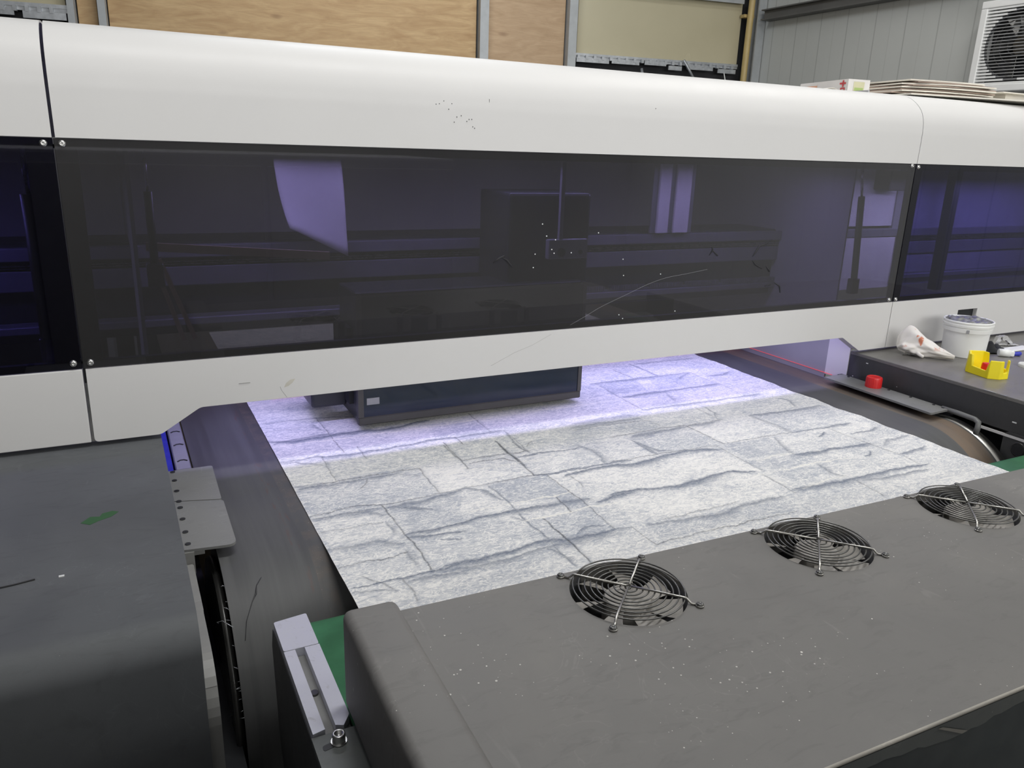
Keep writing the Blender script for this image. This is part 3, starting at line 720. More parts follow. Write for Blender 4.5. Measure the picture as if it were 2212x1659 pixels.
part('scratch', tube(B(), [(x, 1.4343, z) for x, z in smooth_curve([(.875, 1.1301), (.913, 1.1472), (.9538, 1.1665), (1.0136, 1.1882), (1.0748, 1.2104), (1.1255, 1.223), (1.178, 1.2293), (1.2426, 1.2376)], 4)], .00022, 5), 'glass_fibre_grey', hood, 'long curved scratch in the dark pane')
for q in ([(.684, 1.2723), (.6973, 1.2812), (.7097, 1.2864)], [(.7014, 1.2839), (.7153, 1.2768), (.7285, 1.2622)], [(1.2437, 1.2701), (1.2531, 1.2827), (1.2494, 1.2893)], [(1.2503, 1.2828), (1.2689, 1.2693)],
          [(1.3776, 1.2626), (1.3862, 1.2735), (1.3957, 1.2877), (1.417, 1.2939), (1.4351, 1.3024)], [(1.3789, 1.2547), (1.3911, 1.2431), (1.4137, 1.2332)], [(1.4264, 1.2384), (1.4392, 1.2254)], [(1.4302, 1.189), (1.4479, 1.1928)], [(1.4595, 1.1969), (1.4799, 1.1866), (1.4844, 1.17)]):
    n = len(q); part('ink_smudge', tube(B(), [(x, 1.4342, z) for x, z in q], [.0006]+[.0022]*(n-2)+[.0010] if n > 2 else [.0010, .0022], 6), 'black_rubber', hood, 'dark ink smudge on the dark pane')

# ================================================================ inside the printer, seen through the dark panels, with stand-ins for reflections
beam = thing('gantry_beam', 'long aluminium gantry beam with rails inside the printer behind the dark panels', 'gantry beam', (.92, 1.85, 1.10))
part('beam_body', bx(B(), -1.1, 3.1, 1.79, 1.95, 1.09, 1.285, .003, 1), 'carriage_black', beam)
for z0, z1, y0 in ((1.256, 1.282, 1.762), (1.196, 1.237, 1.770), (1.112, 1.128, 1.765)):
    part('rail', bx(B(), -1.1, 3.1, y0, 1.785, z0, z1, .002, 1), 'extruded_aluminium', beam)
for z0 in (1.2465, 1.2415): part('scale_tape', bx(B(), -1.1, 3.1, 1.768, 1.785, z0, z0+.0016), 'steel', beam)
bm = B()
for k in range(150):
    x = 1.05+k*.0058
    if k % 23 > 2: bx(bm, x, x+.003, 1.768, 1.785, 1.132, 1.143)
bx(bm, -1.0, 3.0, 1.772, 1.785, 1.128, 1.133)
part('toothed_rack', bm, 'extruded_aluminium', beam)
def strut(x, z0, z1, z2, lab, r=.009, y=1.515, lean=0.0):
    t = thing('gas_strut', lab, 'gas strut', (x, y, z0), 'gas struts behind the dark panels')
    bm = B(); tube(bm, [(x, y, z0+.012), (x-lean*.6, y, z1)], r, 14); part('cylinder', bm, 'black_paint', t)
    bm = B(); tube(bm, [(x-lean*.6, y, z1), (x-lean, y, z2)], r*.35, 10); part('rod', bm, 'steel', t)
    bm = B(); bx(bm, x-.014, x+.014, y-.01, y+.01, z0-.03, z0+.012, .002, 1); part('foot', bm, 'dark_steel', t)
strut(1.842, 1.165, 1.40, 1.485, 'black gas strut behind the dark panel near the right end of the big window', lean=.035)
strut(.062, 1.270, 1.405, 1.475, 'black gas strut behind the left part of the big dark window', .007)
strut(-.115, 1.15, 1.40, 1.475, 'thick black gas strut behind the leftmost dark window', .012)
# carriage with its dark front window
car = thing('print_carriage', 'black print head carriage hanging low over the stone patterned print', 'print carriage', (.71, 1.64, .912))
part('body', bx(B(), .435, .990, 1.572, 1.70, .916, 1.20, .003, 1), 'carriage_black', car)
bm = B(); bx(bm, .433, .991, 1.558, 1.572, .912, .930, .002, 1); bx(bm, .433, .445, 1.558, 1.572, .930, 1.20); bx(bm, .981, .991, 1.558, 1.572, .930, 1.20)
part('front_frame', bm, 'carriage_frame', car)
part('front_glass', bx(B(), .445, .981, 1.560, 1.566, .930, 1.19), 'carriage_glass', car, 'glossy dark blue front pane')
part('tower', bx(B(), .80, 1.015, 1.60, 1.76, 1.19, 1.40, .006, 2), 'carriage_black', car)
part('lamp_box', bx(B(), .352, .431, 1.64, 1.75, .935, 1.06, .006, 2), 'carriage_black', car, 'black curing lamp box on the left of the carriage')
part('bracket', bx(B(), .425, .437, 1.60, 1.72, .95, 1.12), 'black_paint', car)
part('label_tag', bx(B(), .452, .480, 1.5588, 1.560, .957, .972), 'glass_fibre_grey', car)
box = thing('reflection_box', 'small pale box with a thin vertical pole added for a reflection, mid window', 'reflection box', (.91, 1.55, 1.255))  # added box and pole in place of ones reflected in the pane
part('housing', bx(B(), .872, .975, 1.54, 1.557, 1.258, 1.302, .003, 2), 'glass_fibre_grey', box)
part('pole', bx(B(), .900, .909, 1.543, 1.552, 1.302, 1.47), 'glass_fibre_grey', box)
for kx, kr in ((.905, .010), (.955, .005)): part('knob', cyl(B(), (kx, 1.539, 1.273), kr, .003, 20, 'Y'), 'black_paint', box)
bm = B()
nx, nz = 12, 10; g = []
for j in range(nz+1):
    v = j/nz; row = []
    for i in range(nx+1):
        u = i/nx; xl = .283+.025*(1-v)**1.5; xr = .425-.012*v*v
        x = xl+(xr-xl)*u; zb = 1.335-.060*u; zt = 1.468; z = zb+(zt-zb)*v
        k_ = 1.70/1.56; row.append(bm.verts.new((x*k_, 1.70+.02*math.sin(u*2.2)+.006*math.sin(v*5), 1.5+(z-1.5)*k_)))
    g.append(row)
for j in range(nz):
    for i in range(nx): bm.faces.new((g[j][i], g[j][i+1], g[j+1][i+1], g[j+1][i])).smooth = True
o = solo('reflection_sheet', bm, 'white_plain', 'pale lilac curved sheet added for a reflection in the left half of the big dark window', 'sheet')  # added sheet, shaped like a pale reflection in the pane
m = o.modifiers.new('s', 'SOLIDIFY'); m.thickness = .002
view_strips = thing('rear_view_strips', 'twin pale vertical strips behind the right half of the big dark window', 'strip pair', (1.37, 1.752, 1.28))  # added strips in place of the bright wall seen through the rear window
part('strip', bx(B(), 1.325, 1.363, 1.75, 1.76, 1.285, 1.468, .002, 1), 'white_plain', view_strips); part('strip', bx(B(), 1.382, 1.432, 1.75, 1.76, 1.285, 1.468, .002, 1), 'white_plain', view_strips)
part('backing', bx(B(), 1.31, 1.45, 1.76, 1.766, 1.285, 1.474), 'extruded_aluminium', view_strips)
for pts, w, lab in (([(.051, 1.53, 1.309), (.376, 1.55, 1.283)], .0075, 'brown strip lying level, added for a wood reflection in the left part of the dark window'),
               ([(.060, 1.53, 1.285), (.100, 1.53, 1.135)], .0042, 'thin slanted strip added for a wood reflection in the dark window, the left one of the pair'),
               ([(.071, 1.54, 1.285), (.120, 1.54, 1.135)], .0042, 'thin slanted strip added for a wood reflection in the dark window, the right one of the pair')):
    bm = B(); a, b = Vector(pts[0]), Vector(pts[1]); d = (b-a).normalized(); n = Vector((-d.z, 0, d.x))
    q = [a+n*w, a-n*w, b-n*w, b+n*w]; prism(bm, [(p.x, p.z) for p in q], pts[0][1], pts[0][1]+.006)
    solo('reflection_strip', bm, 'reflected_wood', lab, 'reflection strip', 'strips added for wood reflections in the dark window')  # added strips in place of wood edges reflected in the pane
inn = thing('inner_panel', 'lilac panels and a small black box behind the right end dark window', 'panel', (2.3, 1.9, 1.10))
part('panel', bx(B(), 2.02, 2.30, 1.78, 1.79, 1.29, 1.49), 'white_plain', inn); part('panel', bx(B(), 2.30, 3.2, 1.775, 1.79, 1.09, 1.49), 'glass_fibre_grey', inn)
part('panel', bx(B(), 1.99, 2.30, 1.757, 1.76, 1.09, 1.255), 'white_plain', inn)
part('small_box', bx(B(), 2.185, 2.275, 1.72, 1.78, 1.405, 1.465, .002, 1), 'black_paint', inn)
part('post', bx(B(), 2.47, 2.50, 1.70, 1.73, 1.08, 1.49), 'black_paint', inn)
bm = B(); tube(bm, [(.30, 1.838, .9045), (1.795, 1.838, .9045), (1.797, 1.50, .9045)], .0007, 6)
solo('laser_line', bm, 'red_glow', 'thin red glowing line across the far edge of the belt', 'laser line')
# ================================================================ transport belt
BZ = .9
conv = thing('printer_belt', 'wide dark grey transport belt of the printer curving down over its front roller', 'conveyor belt', (.94, 2.0, .48))
R0 = .21; CY = 1.128
prof = [(3.2, BZ), (2.4, BZ), (1.8, BZ), (1.5, BZ), (1.3, BZ)]+[(CY-R0*math.sin(a), BZ-R0+R0*math.cos(a)) for a in [math.pi*k/30 for k in range(31)]]+[(3.2, BZ-2*R0)]
part('belt', sweep_x(B(), prof, .092, 1.766, -.005, 1), 'belt_rubber', conv, smooth='auto')
bm = B(); cyl(bm, (1.7835, CY, BZ-R0), R0-.001, .034, 96, 'X', bev=.003); cyl(bm, (1.80, CY, BZ-R0), .12, .02, 48, 'X')
part('roller_flange', bm, 'steel_wire', conv, 'polished end disc of the front roller')
bm = B(); cyl(bm, (.929, CY, BZ-R0), R0-.007, 1.67, 64, 'X'); part('roller', bm, 'dark_steel', conv)
bm = B(); cyl(bm, (.087, CY, BZ-R0), .185, .010, 64, 'X', bev=.002); part('roller_flange', bm, 'dark_steel', conv)
# loose threads on the belt's left edge
bm = B(); rnd = random.Random(5)
for k in range(16):
    a = rnd.uniform(.35, 1.3); y = CY-R0*math.sin(a); z = BZ-R0+R0*math.cos(a); l = rnd.uniform(.002, .006)
    tube(bm, [(.0915, y, z), (.0915-l, y+rnd.uniform(-.003, .003), z+rnd.uniform(-.002, .004))], .0003, 4)
tube(bm, [(.0915, .975, .868), (.080, .99, .872), (.074, 1.005, .862), (.076, 1.008, .858)], .0005, 5)
part('frayed_thread', bm, 'galvanised', conv, 'short frayed threads along the belt edge')
bm = B(); arc = lambda y: (BZ if y > CY else BZ-R0+math.sqrt(max(0, R0*R0-(CY-y)**2)))
pts = [(.106, .980), (.112, 1.0), (.124, 1.022), (.131, 1.032), (.134, 1.044), (.143, 1.056)]
tube(bm, [(x, y, arc(y)+.0006) for x, y in pts], [.0003, .0005, .0005, .0012, .0006, .0003], 5)
part('scratch', bm, 'black_paint', conv)

# ================================================================ printed sheet
PX0, PX1, PZ = .2435, 1.571, .902
def ink_map(Xc, Yc):
    rng = np.random.RandomState(4)
    def wob(x, y, amp, f, seed):
        r = np.random.RandomState(seed); s = np.zeros_like(x)
        for k in range(6):
            fx, fy, p = r.uniform(-1, 1)*f*1.7**k*.5, r.uniform(-1, 1)*f*1.7**k*.5, r.uniform(0, 6.28)
            s += np.sin(x*fx+y*fy+p)/1.35**k
        return s*amp
    xs = Xc+wob(Xc, Yc, .0010, 60, 1)+wob(Xc, Yc, .0007, 320, 11); ys = Yc+wob(Xc, Yc, .0013, 70, 2)+wob(Xc, Yc, .0012, 330, 12)
    crack = np.zeros_like(Xc); band = np.zeros_like(Xc); white = np.zeros_like(Xc); tone = np.zeros_like(Xc)
    mod = .72+.38*wob(Xc, Yc, 1.0, 45, 9).clip(-1, 1)
    def dist(pts, marg):
        P = np.array(pts).reshape(-1, 2); x0, y0 = P.min(0)-marg; x1, y1 = P.max(0)+marg
        i0, i1 = np.searchsorted(GX, [x0, x1]); j0, j1 = np.searchsorted(GY, [y0, y1])
        if i1 <= i0 or j1 <= j0: return None
        sl = (slice(j0, j1), slice(i0, i1)); x = xs[sl]; y = ys[sl]; D = np.full(x.shape, 9.0); S = np.zeros(x.shape)
        for a, b in zip(P[:-1], P[1:]):
            ab = b-a; L2 = max(ab@ab, 1e-9); t = (((x-a[0])*ab[0]+(y-a[1])*ab[1])/L2).clip(0, 1)
            dx = x-a[0]-t*ab[0]; dy = y-a[1]-t*ab[1]; d = np.hypot(dx, dy); m = d < D
            D = np.where(m, d, D); S = np.where(m, dy, S)
        e = np.minimum(np.hypot(x-P[0][0], y-P[0][1]), np.hypot(x-P[-1][0], y-P[-1][1]))
        return sl, D, S, (e/.02).clip(.15, 1)
    for k, wd, st, pts in PRINT_LINES:
        w = wd*.001
        r = dist(pts, .03)
        if r is None: continue
        sl, D, S, e = r
        if k == 'c':
            crack[sl] = np.maximum(crack[sl], st*.85*np.exp(-(D/(w*.9))**2)*(.55+.45*mod[sl]))
            band[sl] = np.maximum(band[sl], .35*st*np.exp(-(D/.006)**2)*(S < 0))
        elif k == 'b':
            ww = w*1.45*(.45+.75*mod[sl]*e)                      # ragged shelf: dark on the near side, thin line at the lip
            prof_ = np.exp(-((D/ww)**2))*np.where(S > 0, np.exp(-(D/(ww*.5))**2), 1)
            band[sl] = np.maximum(band[sl], min(1, st*1.25)*prof_)
            crack[sl] = np.maximum(crack[sl], .34*st*e*np.exp(-(D/.0011)**2))
        else:
            white[sl] = np.maximum(white[sl], st*np.exp(-(D/(w*.85))**2)*(.6+.4*e)*(mod[sl]*1.2).clip(.4, 1))
    for st, pts in PRINT_TONES:
        P = np.array(pts).reshape(-1, 2); inside = np.zeros(Xc.shape, bool); x, y = xs+wob(Xc, Yc, .002, 30, 5), ys
        for i in range(len(P)):
            (xa, ya), (xb, yb) = P[i-1], P[i]
            c = (ya > y) != (yb > y)
            with np.errstate(divide='ignore', invalid='ignore'): inside ^= c & (x < (xb-xa)*(y-ya)/(yb-ya+1e-12)+xa)
        tone = np.where(inside, st, tone)
    return crack.clip(0, 1), band.clip(0, 1), white.clip(0, 1), (tone*.5+.5).clip(0, 1)
GX = np.linspace(PX0, PX1, 920)
GY = np.concatenate([np.linspace(.40, .84, 12)[:-1], np.linspace(.84, 1.30, 400)[:-1], np.linspace(1.30, 1.88, 390)[:-1], np.linspace(1.88, 2.6, 90)])
def printed_sheet():
    Xc, Yc = np.meshgrid(GX, GY); c, b, w, t = ink_map(Xc, Yc)
    edge = np.minimum(Xc-PX0, PX1-Xc)
    # real edges are a little uneven where the print was cut
    sh = .0018*np.sin(Yc*47+1)+.0012*np.sin(Yc*131)
    Xo = Xc+np.where(Xc > PX1-.10, (Xc-PX1+.10)/.10*sh*.8, 0)+np.where(Xc < PX0+.05, (PX0+.05-Xc)/.05*.08*sh, 0)
    Z = PZ+.0006*np.sin(Yc*9+Xc*3)+.0022*np.exp(-((edge)/.01)**2)*(np.sin(Yc*38)*.5+.5)*(Xc > 1)
    co = np.stack([Xo, Yc, Z], -1).reshape(-1, 3).astype(np.float32)
    ny, nx = Xc.shape; idx = np.arange(nx*ny).reshape(ny, nx)
    q = np.stack([idx[:-1, :-1], idx[:-1, 1:], idx[1:, 1:], idx[1:, :-1]], -1).reshape(-1, 4).astype(np.int32)
    ox, oy = (PX0+PX1)/2, 1.5
    co -= np.array([ox, oy, PZ], np.float32)
    me = bpy.data.meshes.new('printed_sheet'); me.vertices.add(len(co)); me.vertices.foreach_set('co', co.ravel())
    me.loops.add(q.size); me.loops.foreach_set('vertex_index', q.ravel())
    me.polygons.add(len(q)); me.polygons.foreach_set('loop_start', np.arange(0, q.size, 4, dtype=np.int32)); me.polygons.foreach_set('loop_total', np.full(len(q), 4, np.int32))
    me.update(calc_edges=True); me.polygons.foreach_set('use_smooth', np.ones(len(q), bool))
    at = me.color_attributes.new('ink', 'FLOAT_COLOR', 'POINT')
    at.data.foreach_set('color', np.stack([c, b, w, t], -1).reshape(-1).astype(np.float32))
    o = bpy.data.objects.new('printed_sheet', me); SC.collection.objects.link(o); me.materials.append(MATS['stone_print']); o.location = (ox, oy, PZ)
    tag(o, 'wide sheet printed with a grey stone block pattern lying on the printer belt', 'printed sheet')
printed_sheet()

# ================================================================ side cabinets
cab = thing('side_cabinet', 'large dark grey cabinet with a rounded front edge at the left of the belt', 'cabinet', (-.1, 1.1, 0))
pf = [(1.46, .984), (1.2, .984), (1.0, .984), (.853, .984)]+[(.853-.040*math.sin(a), .944+.040*math.cos(a)) for a in [math.pi/2*k/10 for k in range(1, 11)]]+[(.813, .5), (.813, .12)]
part('shell', sweep_x(B(), pf, -.205, .0416, -.004, 1), 'cabinet_paint', cab, smooth='auto')
part('side_plate', bx(B(), .036, .0406, .86, 1.44, .12, .975), 'cabinet_side_paint', cab)
part('side_plate', bx(B(), -.204, -.200, .86, 1.44, .12, .975), 'cabinet_side_paint', cab)
part('bracket', bx(B(), .0416, .0575, .985, 1.115, .845, .899, .002, 1), 'grey_bracket', cab)
part('bracket', prism(B(), rounded([(1.0, .905), (.86, .905), (.825, .87), (.818, .5), (.99, .5)], [.006, .03, .03, 0, 0]), .0418, .0562, 'X'), 'grey_bracket', cab, 'pale curved bracket on the inner side of the left cabinet')
bm = B(); cyl(bm, (-.05, 1.09, .9843), .0001, .0001, 8)
bm.free()
bm = B(); tube(bm, [(-.20, .985, .985), (-.17, .983, .9855), (-.145, .986, .985), (-.125, .990, .985)], .0009, 6)
solo('black_wire', bm, 'black_rubber', 'short thin black wire lying on top of the left cabinet', 'wire')
rnd = random.Random(11)
bm = B(); bx(bm, -.1, -.094, 0, .003, 0, .0012, M=Matrix.Translation((0, .985, .984)) @ Matrix.Rotation(0, 4, 'Z'))
solo('plastic_chip', bm, 'white_plastic', 'tiny white chip lying on top of the left cabinet', 'chip')
def leaf():
    t = NT('green_stain'); t.set(Base_Color=(.03, .10, .035), Roughness=.6)
    bm = B(); P = [(-.0995, 1.160), (-.088, 1.176), (-.076, 1.172), (-.073, 1.181), (-.060, 1.185), (-.052, 1.179), (-.062, 1.166), (-.078, 1.158), (-.088, 1.150)]
    prism(bm, [(x+.02, y-.03) for x, y in P], .9840, .9843, 'Z'); part('green_stain', bm, 'green_stain', cab, 'small patch of green paint on the cabinet top')
leaf()
rc = thing('side_cabinet', 'dark grey cabinet at the right of the belt carrying the white bucket', 'cabinet', (2.4, .9, 0))
part('top', bx(B(), 1.810, 3.0, .45, 1.46, .975, .984, .001, 1), 'right_cabinet_paint', rc)
part('side_plate', bx(B(), 1.8105, 1.816, .45, 1.46, .905, .976), 'cabinet_side_paint', rc)
part('plinth', bx(B(), 1.835, 3.0, .47, 1.45, .12, .903), 'black_paint', rc)
bm = B()
for y, z, s in ((1.399, .962, .004), (1.44, .916, .002), (.985, .928, .006), (1.30, .925, .0015)): bx(bm, 1.8096, 1.8105, y, y+s*1.6, z, z+s*.5)
part('paint_chip', bm, 'white_plastic', rc, 'bright chips in the dark side paint')
bm = B(); bx(bm, 1.8095, 1.813, 1.045, 1.075, .9835, .9846); bx(bm, 1.8095, 1.812, 1.02, 1.035, .9835, .9846)
part('bare_edge', bm, 'galvanised', rc, 'bright worn spot on the top edge')

# ================================================================ rails and cover plates beside the belt
bm = B(); bx(bm, .062, .090, 1.49, 2.1, .86, .897, .002, 1)
rail = solo('guide_rail', bm, 'glass_fibre_grey', 'short grey guide rail with dark slots beside the belt at the far left', 'rail')
bm = B()
for y in (1.70, 1.62, 1.53): tube(bm, [(.068, y, .8975), (.073, y+.006, .8975), (.080, y+.006, .8975), (.085, y, .8975)], .0015, 6)
part('slot', bm, 'black_paint', rail)
solo('blue_strip', bx(B(), .043, .058, 1.44, 2.1, .85, .896), 'blue_plastic', 'bright blue strip between the left cabinet and the guide rail', 'strip')
def left_plate(poly, rads, holes, label, z):
    t = thing('cover_plate', label, 'cover plate', (.08, poly[0][1], z), 'grey cover plates at the left of the belt')
    part('plate', prism(B(), rounded(poly, rads), z-.004, z, 'Z'), 'plate_paint', t)
    for y in holes:
        bm = B(); cyl(bm, (.0535, y, z+.0006), .0042, .0012, 18); part('hole', bm, 'black_paint', t)
left_plate([(.042, 1.432), (.042, 1.300), (.1185, 1.279), (.121, 1.432)], [0, 0, .006, .006], (1.425, 1.385, 1.338), 'grey cover plate beside the belt, the far one of two, under the white panel', .920)
left_plate([(.042, 1.2985), (.042, 1.122), (.1195, 1.112), (.1205, 1.276)], [0, 0, .016, .008], (1.295, 1.270, 1.226, 1.179, 1.138), 'grey cover plate beside the belt, the near one of two, with a rounded corner', .9195)
bm = B(); bx(bm, .0425, .060, 1.118, 1.14, .880, .9155); bx(bm, .046, .075, 1.127, 1.42, .905, .9155)
solo('support_bar', bm, 'grey_bracket', 'pale support bar under the near cover plate at the left of the belt', 'bar')
bm = B(); bx(bm, .045, .088, .86, 2.1, .45, .70); solo('frame_beam', bm, 'black_paint', 'black frame beam low down between the left cabinet and the belt', 'beam')
bm = B(); bx(bm, .060, .40, 1.0, 1.06, .30, .36, .003, 1); solo('cross_bar', bm, 'roof_beam', 'dull brown cross bar low below the front roller at the bottom of the view', 'bar')
t = thing('cover_plate', 'long grey cover plate along the right edge of the belt under the red cap', 'cover plate', (1.75, 1.28, .92))
part('plate', prism(B(), rounded([(1.712, 1.455), (1.712, 1.128), (1.786, 1.132), (1.786, 1.455)], [.002, .005, .004, .002]), .915, .92, 'Z'), 'plate_paint', t)
for y in (1.43, 1.365, 1.30, 1.235, 1.17, 1.145):
    bm = B(); cyl(bm, (1.779, y, .9206), .0035, .0012, 16); part('hole', bm, 'black_paint', t)
bm = B(); bx(bm, 1.783, 1.80, 1.13, 1.47, .903, .916)
solo('support_bar', bm, 'black_paint', 'black support bar under the right cover plate', 'bar')
bm = B(); pts = smooth_curve([(1.787, 1.15), (1.785, 1.10), (1.780, 1.062), (1.774, 1.048), (1.760, 1.040), (1.742, 1.032)], 4)
P = [(x+.006, y) for x, y in pts]+[(x-.006, y+.004) for x, y in pts[::-1]]
bm = B(); tube(bm, [(1.784, 1.150, .917), (1.786, 1.11, .917), (1.784, 1.065, .916), (1.779, 1.052, .913), (1.777, 1.050, .900), (1.777, 1.052, .885)], [.0065]*6, 8)
bmesh.ops.scale(bm, vec=(1.0, 1, 1), verts=bm.verts)
solo('bent_bracket', bm, 'plate_paint', 'bent grey bracket at the near end of the right cover plate', 'bracket', smooth=True)
solo('edge_strip', bx(B(), 1.805, 1.8085, .90, 1.07, .893, .899), 'white_plain', 'thin white edge strip below the right cabinet', 'strip')
br = thing('bearing_plate', 'dark rounded bearing plate with a round hole at the right end of the roller', 'bearing plate', (1.83, .95, .80))
part('plate', prism(B(), rounded([(1.005, .9045), (.80, .9045), (.80, .70), (1.005, .70)], [.012, 0, 0, .01]), 1.806, 1.818, 'X'), 'cabinet_side_paint', br)
bm = B(); cyl(bm, (1.8055, .966, .872), .014, .003, 28, 'X'); part('hole', bm, 'black_rubber', br)
bm = B(); lathe(bm, [(.016, 0), (.0165, .001), (.0145, .001), (.014, 0)], n=28); bm.transform(Matrix.Translation((1.806, .966, .872)) @ Matrix.Rotation(-math.pi/2, 4, 'Y')); part('rim', bm, 'dark_steel', br)

# ================================================================ green outfeed belt and its end brackets
gb = thing('green_conveyor', 'flat green conveyor belt running under the dark fan housing', 'conveyor belt', (.96, .55, .85))
pg = [(.37, .9)]+[(.890+.022*math.sin(a), .878+.022*math.cos(a)) for a in [math.pi*k/12 for k in range(13)]]+[(.37, .856)]
part('belt', sweep_x(B(), pg, .1775, 1.742, .004, 1), 'green_belt', gb, smooth='auto')
part('bed', bx(B(), .19, 1.73, .38, .875, .860, .893), 'black_paint', gb)
def end_bracket(sx, label):
    t = thing('end_bracket', label, 'bracket', (.155 if sx > 0 else 1.765, .75, .6), 'aluminium end brackets of the green conveyor')
    mx = lambda x: x if sx > 0 else 1.9195-x
    def P(poly): return [(mx(x), y) for x, y in poly]
    part('top_block', prism(B(), rounded(P([(.134, .908), (.1765, .913), (.1765, .842), (.134, .842)]), .003), .893, .905, 'Z'), 'milled_aluminium', t)
    bm = B(); prism(bm, P([(.134, .8415), (.1475, .8415), (.1475, .692), (.134, .689)]), .893, .9045, 'Z'); prism(bm, P([(.159, .8415), (.1770, .8415), (.1770, .705), (.167, .690), (.159, .694)]), .893, .9045, 'Z')
    part('slotted_arm', bm, 'milled_aluminium', t)
    part('slot_floor', prism(B(), P([(.1475, .8415), (.159, .8415), (.159, .692), (.1475, .692)]), .884, .8935, 'Z'), 'grey_bracket', t)
    bm = B(); cyl(bm, (mx(.153), .765, .8945), .0045, .004, 20); part('stud', bm, 'dark_steel', t)
    part('side_body', prism(B(), [(.9125, .893), (.60, .893), (.60, .62), (.85, .62), (.905, .72), (.925, .86)], min(mx(.133), mx(.1768)), max(mx(.133), mx(.1768)), 'X'), 'cabinet_side_paint', t)
    part('mounting_plate', prism(B(), P([(.132, .688), (.1790, .688), (.1790, .45), (.132, .45)]), .8935, .9012, 'Z'), 'housing_front_paint', t)
    b = part('bolt_slot', prism(B(), rounded(P([(.1395, .672), (.160, .676), (.160, .668), (.1395, .664)]), .003), .9012, .9016, 'Z'), 'black_paint', t)
    bm = B(); cyl(bm, (mx(.157), .672, .9020), .0085, .0018, 28); part('washer', bm, 'steel', t)
    bm = B(); lathe(bm, [(.0068, 0), (.0068, .0085), (.0062, .0092), (.0040, .0092), (.0036, .0050), (.0001, .0050)], (mx(.157), .672, .9028), 6*6); part('socket_bolt', bm, 'steel', t, 'shiny hexagon socket bolt')
end_bracket(1, 'slotted aluminium bracket beside the green belt at the left of the fan housing')
end_bracket(-1, 'aluminium bracket beside the green belt at the far right edge of the view')

# ================================================================ dark fan housing across the front
MH = Matrix.Translation((.24, .717, 0)) @ Matrix.Rotation(math.radians(-1.1), 4, 'Z')
HZ = 1.009
hs = thing('fan_housing', 'wide dark grey metal housing with three round fan openings across the foreground', 'fan housing', (.9, .53, .86))
FC = [(.2553, -.0641), (.5543, -.0644), (.8554, -.0636)]
def top_plate():
    bm = B(); y0, y1 = -.3585, 0.0; zt, zb = HZ, HZ-.0018; hw = .0745; r = .0685; N = 64
    xs = [0.0]
    def quad(x0, x1):
        vs = [bm.verts.new((x, y, zt)) for x, y in ((x0, y0), (x1, y0), (x1, y1), (x0, y1))]; bm.faces.new(vs)
    prev = -.004
    for cx, cy in FC:
        quad(prev, cx-hw); prev = cx+hw
        angs = [2*math.pi*k/N for k in range(N)]
        cor = [math.atan2(y1-cy, hw), math.atan2(y1-cy, -hw), math.atan2(y0-cy, -hw)+2*math.pi, math.atan2(y0-cy, hw)+2*math.pi]
        angs = sorted(set(round(a, 6) for a in angs+cor))
        ci, co_, cd = [], [], []
        for a in angs:
            c, s = math.cos(a), math.sin(a)
            tx = hw/abs(c) if abs(c) > 1e-9 else 9; ty = ((y1-cy) if s > 0 else (cy-y0))/abs(s) if abs(s) > 1e-9 else 9
            tt = min(tx, ty)
            ci.append(bm.verts.new((cx+r*c, cy+r*s, zt))); co_.append(bm.verts.new((cx+tt*c, cy+tt*s, zt))); cd.append(bm.verts.new((cx+r*c, cy+r*s, zb-.004)))
        for i in range(len(angs)):
            j = (i+1) % len(angs); bm.faces.new((ci[i], co_[i], co_[j], ci[j])); bm.faces.new((cd[i], ci[i], ci[j], cd[j]))
    quad(prev, 1.39)
    bmesh.ops.recalc_face_normals(bm, faces=bm.faces[:])
    # back lip
    bx(bm, -.004, 1.39, -.0015, .0, HZ-.045, HZ-.0002)
    bm.transform(MH); return bm
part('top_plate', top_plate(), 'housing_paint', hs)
# rounded lip with bare worn metal, then the front face below it
lip = [(-.3585, HZ)]+[(-.3585-.0025*math.sin(a), HZ-.0025+.0025*math.cos(a)) for a in [math.pi/2*k/6 for k in range(1, 7)]]
bm = sweep_x(B(), lip, -.004, 1.39, -.002, 1); bm.transform(MH); part('worn_lip', bm, 'worn_edge', hs, 'bright worn metal along the front edge', smooth='auto')
def worn_band():
    bm = B(); rnd = random.Random(2); n = 130; top = []; bot = []
    for i in range(n+1):
        x = -.004+1.394*i/n; w = .017+.0035*math.sin(i*.35)+rnd.uniform(-.0018, .0018)
        top.append(bm.verts.new((x, -.3612, HZ-.003))); bot.append(bm.verts.new((x, -.3618, HZ-.003-w)))
    for i in range(n): bm.faces.new((top[i], bot[i], bot[i+1], top[i+1]))
    bm.transform(MH); return bm
part('worn_band', worn_band(), 'housing_front_paint', hs)
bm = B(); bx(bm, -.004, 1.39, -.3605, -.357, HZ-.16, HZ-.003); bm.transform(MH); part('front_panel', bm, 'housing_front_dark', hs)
def scrape():
    bm = B(); vs = [(.395, -.3622, 1.0035), (.401, -.3622, 1.0035), (.440, -.3628, .9870), (.432, -.3628, .9862)]
    bm.faces.new([bm.verts.new(v) for v in vs]); bm.transform(MH); part('scrape', bm, 'worn_edge', hs, 'bright diagonal scrape on the front face')
scrape()
bm = B(); bx(bm, -.0635, -.0030, -.36, .006, .903, 1.024, .010, 4); bm.transform(MH)
blk = part('end_block', bm, 'housing_paint', hs, smooth='auto')
bm = B(); bx(bm, .1765, .1780, .6425, .6455, .941, .991); bx(bm, .1745, .1765, .566, .569, .93, .990)
part('vent_slot', bm, 'black_rubber', hs)
bm = B(); bx(bm, -.004, 1.39, -.34, -.004, .925, .930); bm.transform(MH); part('inner_floor', bm, 'black_rubber', hs)
